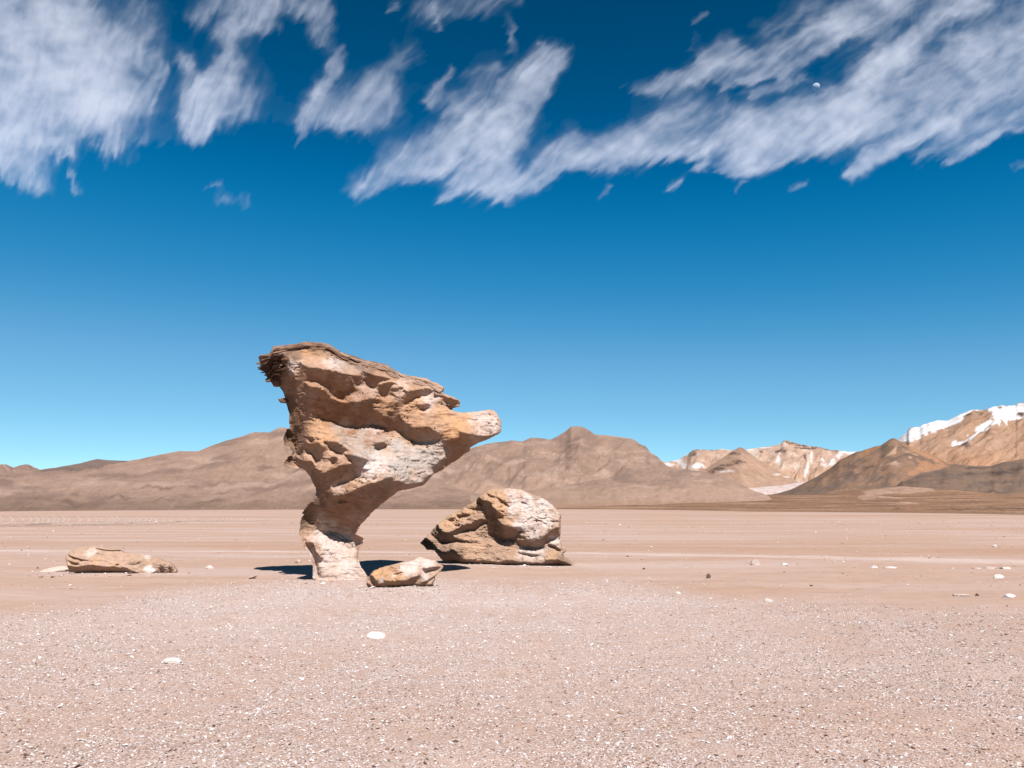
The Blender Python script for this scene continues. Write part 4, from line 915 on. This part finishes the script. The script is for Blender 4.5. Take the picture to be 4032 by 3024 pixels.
def log_rock():
    P = LOG
    sil = Z3((440,290),(470,280),(500,235),(600,215),(680,205),(760,195),(850,205),(950,225),(1040,235),(1060,260),(1200,280),(1350,300),(1480,335),(1500,355),(1560,365),(1620,410),(1650,450),(1650,500),(1640,555),(1460,555),(1400,540),(1330,525),(1200,500),(1100,500),(960,500),(760,495),(650,490),(540,485),(468,478),(465,400),(440,330))
    sh = [Z3((455,285),(540,300),(640,325),(735,348),(650,345),(520,318)), Z3((470,400),(600,408),(780,385),(880,400),(1000,405),(1120,415),(1180,450),(1280,490),(1340,510),(1400,480),(1460,450),(1430,530),(1400,545),(1200,520),(1000,505),(700,500),(465,490)),
     Z3((1480,420),(1500,380),(1510,420),(1490,500),(1470,480)), Z3((1520,500),(1560,450),(1570,480),(1530,545),(1515,530)), Z3((1570,420),(1590,390),(1600,430),(1590,530),(1575,540)), Z3((1610,500),(1650,450),(1650,540),(1610,545)), Z3((480,345),(600,360),(640,385),(520,385)),
     Z3((1150,383),(1230,380),(1270,340),(1262,362),(1230,390),(1150,392)), Z3((1020,395),(1050,372),(1056,378),(1030,400)), Z3((770,215),(950,240),(1040,230),(1040,242),(940,250),(780,226))]
    R = relief(P, sil, sh, [], h=.0115, lam=.3, eg=.03, thick=1.2, back=1.4, bump=.02, litslope=-.8)
    V, Q, N, (x, y, z) = rock_mesh(R, P, seed=490, amps=(.014, .014, .010), strata=.010, blocky=.008)
    def s3(*a): return [(100+X*.36166, 2080+Y*.36166, r*.36166, s) for X, Y, r, s in a]
    spots = [(ORANGE, s3((1350,400,50,.5),(800,430,100,.3),(560,370,80,.3),(1010,420,60,.3))), (WHITE, s3((1320,440,34,1.3),(1360,430,40,1.4),(1390,450,34,1.3),(1350,470,30,1.2),(740,260,60,.5),(1330,300,40,.6)))]
    C = rock_colour(P, x, y, z, (.47, .315, .235), spots, 495)
    root = empty("long_rock", (P.x0, P.y0, 0), "long low log-like tan rock with a white splash near its cracked right end, far left", "rock")
    split_rock(root, V, Q, C, P, [("stone", np.ones(len(Q), bool))], 0)

# ------------------------------------------------------------------ loose stones
def ico():
    t = (1+5**.5)/2
    v = np.array([(-1,t,0),(1,t,0),(-1,-t,0),(1,-t,0),(0,-1,t),(0,1,t),(0,-1,-t),(0,1,-t),(t,0,-1),(t,0,1),(-t,0,-1),(-t,0,1)], float); v /= np.linalg.norm(v[0])
    f = [(0,11,5),(0,5,1),(0,1,7),(0,7,10),(0,10,11),(1,5,9),(5,11,4),(11,10,2),(10,7,6),(7,1,8),(3,9,4),(3,4,2),(3,2,6),(3,6,8),(3,8,9),(4,9,5),(2,4,11),(6,2,10),(8,6,7),(9,8,1)]
    return v, f
def sub(v, f):
    v = list(map(tuple, v)); c = {}; o = []
    def mid(a, b):
        k = (min(a, b), max(a, b))
        if k not in c:
            m = (np.array(v[a])+np.array(v[b]))/2; v.append(tuple(m/np.linalg.norm(m))); c[k] = len(v)-1
        return c[k]
    for a, b, d in f:
        x, y, z = mid(a, b), mid(b, d), mid(d, a); o += [(a, x, z), (b, y, x), (d, z, y), (x, y, z)]
    return np.array(v), o
SPH = sub(*sub(*sub(*ico())))
def stone(px, py, wpx, hpx, depth, colour, label, seed, name="loose_stone", tilt=0.0, pointy=0.0, lift=.28):
    x0, y0 = (float(a) for a in ground_pt(px, py)); D = math.hypot(x0, y0)
    w, hh = wpx*D/F_PX/2, hpx*D/F_PX
    v, f = SPH; x, y, z = v.T
    # facets: flatten towards a few random planes
    r = np.random.RandomState(seed); d = np.ones(len(v))
    for k in range(11):
        n = r.randn(3); n /= np.linalg.norm(n); c = r.uniform(.55, .9); dot = v@n; d = np.where(dot > 0, np.minimum(d, c/np.maximum(dot, 1e-3)), d)
    d = d*(1+.10*fbm(x*2, y*2, z*2, 3, seed))
    V = v*d[:, None]
    V = V*np.array((w*1.08, w*depth, hh*.8)); V[:, 2] += hh*lift+pointy*V[:, 0]
    c, s = math.cos(tilt), math.sin(tilt); V[:, :2] = V[:, :2]@np.array([[c, s], [-s, c]])
    C = np.ones((len(V), 3))*np.asarray(colour)*(1+.12*fbm(x*3, y*3, z*3, 3, seed+3)[:, None])
    gz = float(ground_z(np.array([x0]), np.array([y0]))[0])
    mesh_obj(name, V+np.array((x0, y0, gz)), np.array(f), ROCK, np.clip(C, .03, .92), smooth_=False, label=label, cat="stone", group="loose stones on the plain", loc=(x0, y0, gz))
def loose_stones():
    W, T, B, D = (.68, .61, .59), (.55, .40, .33), (.55, .44, .40), (.14, .09, .07)
    S = [
     (680, 2611, 64, 17, .55, W, "flat white stone on the gravel at lower left, nearest the camera", .0),
     (1480, 2510, 92, 24, .5, (.84, .74, .71), "long pale wedge-shaped stone on the gravel, below the tree-shaped rock", .1),
     (2974, 2224, 36, 20, .7, B, "grey-pink rounded stone just under the pale track, leftmost of the far right row", .0),
     (3090, 2228, 34, 11, .6, W, "white flat stone with a dark left tip in the far right row", .1),
     (2790, 2276, 18, 18, .5, D, "small dark upright stone alone on the sand right of the boulder", .2),
     (3028, 2365, 36, 14, .6, W, "white rounded stone at the edge of the gravel, right of centre", .0),
     (3972, 2357, 44, 13, .6, W, "white stone at the right edge of the picture on the gravel", .1),
     (3931, 2272, 40, 12, .5, (.72, .66, .62), "pale stone with dark left flank near the right edge, above the white one", .15),
     (3442, 2236, 26, 8, .6, W, "small white stone midway along the far right row", .0),
     (3504, 2236, 46, 6, .5, (.8, .70, .68), "thin flat white slab midway along the far right row", .0),
     (3358, 2234, 38, 6, .5, T, "thin flat tan slab in the far right row, left of the small white stone", .0),
     (3844, 2240, 34, 6, .5, B, "thin flat grey slab at the left of three slabs near the right edge", .0),
     (3902, 2241, 48, 8, .5, B, "longest thin grey slab near the right edge, in the middle of three", .0),
     (3958, 2241, 40, 7, .5, W, "thin white slab at the right of three slabs near the right edge", .0),
     (3780, 2349, 62, 7, .5, B, "low flat grey stone with dark tip on the gravel, left of the edge stone", .0),
     (3849, 2348, 14, 9, .8, D, "tiny dark brown stone between two pale stones near the right edge", .0),
     (3914, 2151, 20, 7, .6, W, "tiny white stone beyond the pale track at the far right", .0),
     (3194, 2308, 13, 6, .7, D, "tiny dark stone alone on the sand right of centre", .0),
     (2535, 2240, 12, 6, .7, D, "tiny dark stone on the sand just right of the boulder's tail", .0),
     (2670, 2337, 20, 8, .7, W, "small white stone on the gravel edge below the dark upright stone", .0),
     (3285, 2212, 9, 6, .7, W, "tiny white stone beside the lower edge of the pale track", .0),
     (2270, 2222, 16, 9, .7, T, "small tan stone at the tip of the boulder's tail", .0),
     (2160, 2232, 26, 5, .6, W, "flat white flake in front of the boulder's base", .0),
     (2050, 2229, 22, 5, .6, B, "flat pink flake in front of the boulder's base, left of the white one", .0),
     (1172, 2216, 32, 14, .7, T, "tan stone on the sand left of the tree-shaped rock's neck", .0),
     (827, 2236, 30, 12, .6, W, "white stone with shaded right side, between the long rock and the tree-shaped rock", .0),
     (378, 2258, 26, 8, .6, W, "white pebble leftmost of four under the long rock", .0),
     (404, 2255, 20, 8, .6, W, "white pebble second from left under the long rock", .0),
     (421, 2260, 20, 9, .6, W, "white pebble third from left under the long rock", .0),
     (441, 2256, 22, 17, .7, W, "white pebble rightmost and tallest of four under the long rock", .0),
     (147, 2238, 9, 5, .7, D, "tiny dark stone on the sand at the far left", .0),
     (112, 2188, 10, 6, .7, W, "tiny pale stone near the left edge by the track", .0),
     (1790, 2239, 26, 16, .7, (.36, .30, .27), "rounded grey stone in the shade under the boulder's left end", .0),
    ]
    for i, (px, py, w, h, d, c, lab, tl) in enumerate(S):
        stone(px, py, w, h, d, c, lab, 700+i, tilt=tl, lift=.18)
    stone(215, 2247, 118, 15, .45, (.66, .52, .45), "thin pale slab sticking out from the left end of the long rock", 760, name="flat_slab", tilt=.05, pointy=.10, lift=.22)
# ------------------------------------------------------------------ gravel
def gravel(n=150000):
    r = np.random.RandomState(3)
    N = int(n*2.2); D = 4.4+(20.0-4.4)*r.rand(N)**1.3; az = r.uniform(-.80, .80, N)
    x, y = D*az, D
    dens = gravel_mask(x, y)*np.clip(.95+.9*fbm(x/.5, y/.5, 0, 4, 91), .05, 1)
    k = r.rand(N) < dens*1.1; x, y = x[k][:n], y[k][:n]; n = len(x)
    s = .0047*np.exp(r.randn(n)*.45)*(.8+.035*np.hypot(x, y)); s = np.minimum(s, .022)
    m2 = 4200; D2 = 16+(95-16)*r.rand(m2)**1.5; a2 = r.uniform(-.75, .75, m2); x = np.concatenate([x, D2*a2]); y = np.concatenate([y, D2])
    s = np.concatenate([s, .011*np.exp(r.randn(m2)*.55)*(.5+D2/40)]); n += m2
    for P_, hw, cnt in ((TREE, .75, 130), (BOULDER, 1.75, 300), (CHUNK, .75, 130), (LOG, 1.45, 160)):
        u = r.uniform(-hw*1.15, hw*1.15, cnt); v = -.32+r.randn(cnt)*.28
        x = np.concatenate([x, P_.x0+P_.r[0]*u+P_.n[0]*v]); y = np.concatenate([y, P_.y0+P_.r[1]*u+P_.n[1]*v]); s = np.concatenate([s, np.minimum(.011*np.exp(r.randn(cnt)*.6), .05)]); n += cnt
    base = np.array([(1,0,0),(-1,0,0),(0,1,0),(0,-1,0),(0,0,1),(0,0,-1)], float)
    tri = np.array([(0,2,4),(2,1,4),(1,3,4),(3,0,4),(2,0,5),(1,2,5),(3,1,5),(0,3,5)])
    a = r.uniform(0, 2*np.pi, n); ca, sa = np.cos(a), np.sin(a)
    sc = np.stack([s*r.uniform(.8, 1.6, n), s*r.uniform(.7, 1.2, n), s*r.uniform(.22, .55, n)], 1)
    V = base[None]*sc[:, None]*(1+.25*r.randn(n, 6, 1).clip(-1, 1))+r.randn(n, 6, 3)*(s*.16)[:, None, None]
    X = V[..., 0]*ca[:, None]-V[..., 1]*sa[:, None]; Y = V[..., 0]*sa[:, None]+V[..., 1]*ca[:, None]
    tlt = r.randn(n)*.35; Z = V[..., 2]+X*tlt[:, None]
    gz = ground_z(x, y)
    V = np.stack([X+x[:, None], Y+y[:, None], Z+(gz+s*.25)[:, None]], -1).reshape(-1, 3)
    F = (tri[None]+6*np.arange(n)[:, None, None]).reshape(-1, 3)
    pal = np.array([(.92,.84,.85),(.72,.58,.55),(.50,.35,.295),(.34,.21,.155),(.13,.075,.055)]); pr = [.22,.26,.27,.17,.08]
    nearrock = np.clip((11-np.hypot(x+2.5, y-16.5))/8, 0, 1); u_ = r.rand(n)
    idx = np.searchsorted(np.cumsum(pr), u_*(1-.35*nearrock)); c = pal[np.minimum(idx, 4)]*(1+.08*r.randn(n, 1)); C = np.repeat(np.clip(c, .05, .95), 6, 0)
    m, nn, l = new_mat("gravel_stone"); finish(m, nn, l, attr(nn, "col").outputs['Color'], .8, spec=.1)
    mesh_obj("gravel", V, F, m, C, smooth_=False, kind='stuff', label="pale pink and white gravel strewn over the foreground sand")

# ================================================================== clouds and moon
def build_clouds():
    st = 6.0
    X, Y = np.meshgrid(np.arange(-1000, 5000, st), np.arange(-300, 905, st))
    A = cloud_alpha(X, Y); A = A*smooth(-1000, -500, X)*smooth(5000, 4500, X)*smooth(-300, -100, Y)
    r = ray(X, Y); t = 6000/r[..., 2]; V = (r*t[..., None]).reshape(-1, 3)
    Q = grid_quads(*X.shape)[:, ::-1]; a = A.ravel(); k = a[Q].max(1) > .008; Q = Q[k]
    ids, inv = np.unique(Q, return_inverse=True)
    m, n, l = new_mat("ice_cloud")
    tr = n.new("ShaderNodeBsdfTransparent"); tl = n.new("ShaderNodeBsdfTranslucent"); tl.inputs[0].default_value = (.32, .335, .385, 1)
    mx = n.new("ShaderNodeMixShader"); o = n.new("ShaderNodeOutputMaterial")
    l.new(attr(n, "col").outputs['Fac'], mx.inputs[0]); l.new(tr.outputs[0], mx.inputs[1]); l.new(tl.outputs[0], mx.inputs[2]); l.new(mx.outputs[0], o.inputs[0])
    c = np.repeat(a[ids][:, None], 3, 1)
    mesh_obj("clouds", V[ids], inv.reshape(Q.shape), m, c, kind='stuff', label="wispy white cirrus streaks drawn across the upper blue sky")
def build_moon():
    r = ray(3213., 342.); r = r/np.linalg.norm(r); D = 90000.
    v, f = sub(*SPH); rad = D*15.5/F_PX/1.18
    m, n, l = new_mat("moon_surface"); tr = n.new("ShaderNodeBsdfTransparent"); df = n.new("ShaderNodeBsdfDiffuse"); ad = n.new("ShaderNodeAddShader"); o = n.new("ShaderNodeOutputMaterial")
    t = noise_tex(n, l, 1.1/rad, 2, .5); l.new(ramp(n, l, t.outputs[0], [(.3, (.16, .165, .175)), (.6, (.22, .225, .23))]), df.inputs[0])
    l.new(tr.outputs[0], ad.inputs[0]); l.new(df.outputs[0], ad.inputs[1]); ge = n.new('ShaderNodeNewGeometry'); mb = n.new('ShaderNodeMixShader'); l.new(ge.outputs['Backfacing'], mb.inputs[0]); l.new(ad.outputs[0], mb.inputs[1]); l.new(tr.outputs[0], mb.inputs[2]); l.new(mb.outputs[0], o.inputs[0])
    mesh_obj("moon", v*rad, np.array(f), m, label="small white daytime moon among the cirrus at upper right", cat="moon").location = tuple(r*D+np.array((0, 0, CAM_H)))

build_ground()
build_hills()
build_tracks()
stone_tree()
boulder()
chunk()
log_rock()
loose_stones()
gravel()
build_clouds()
build_moon()
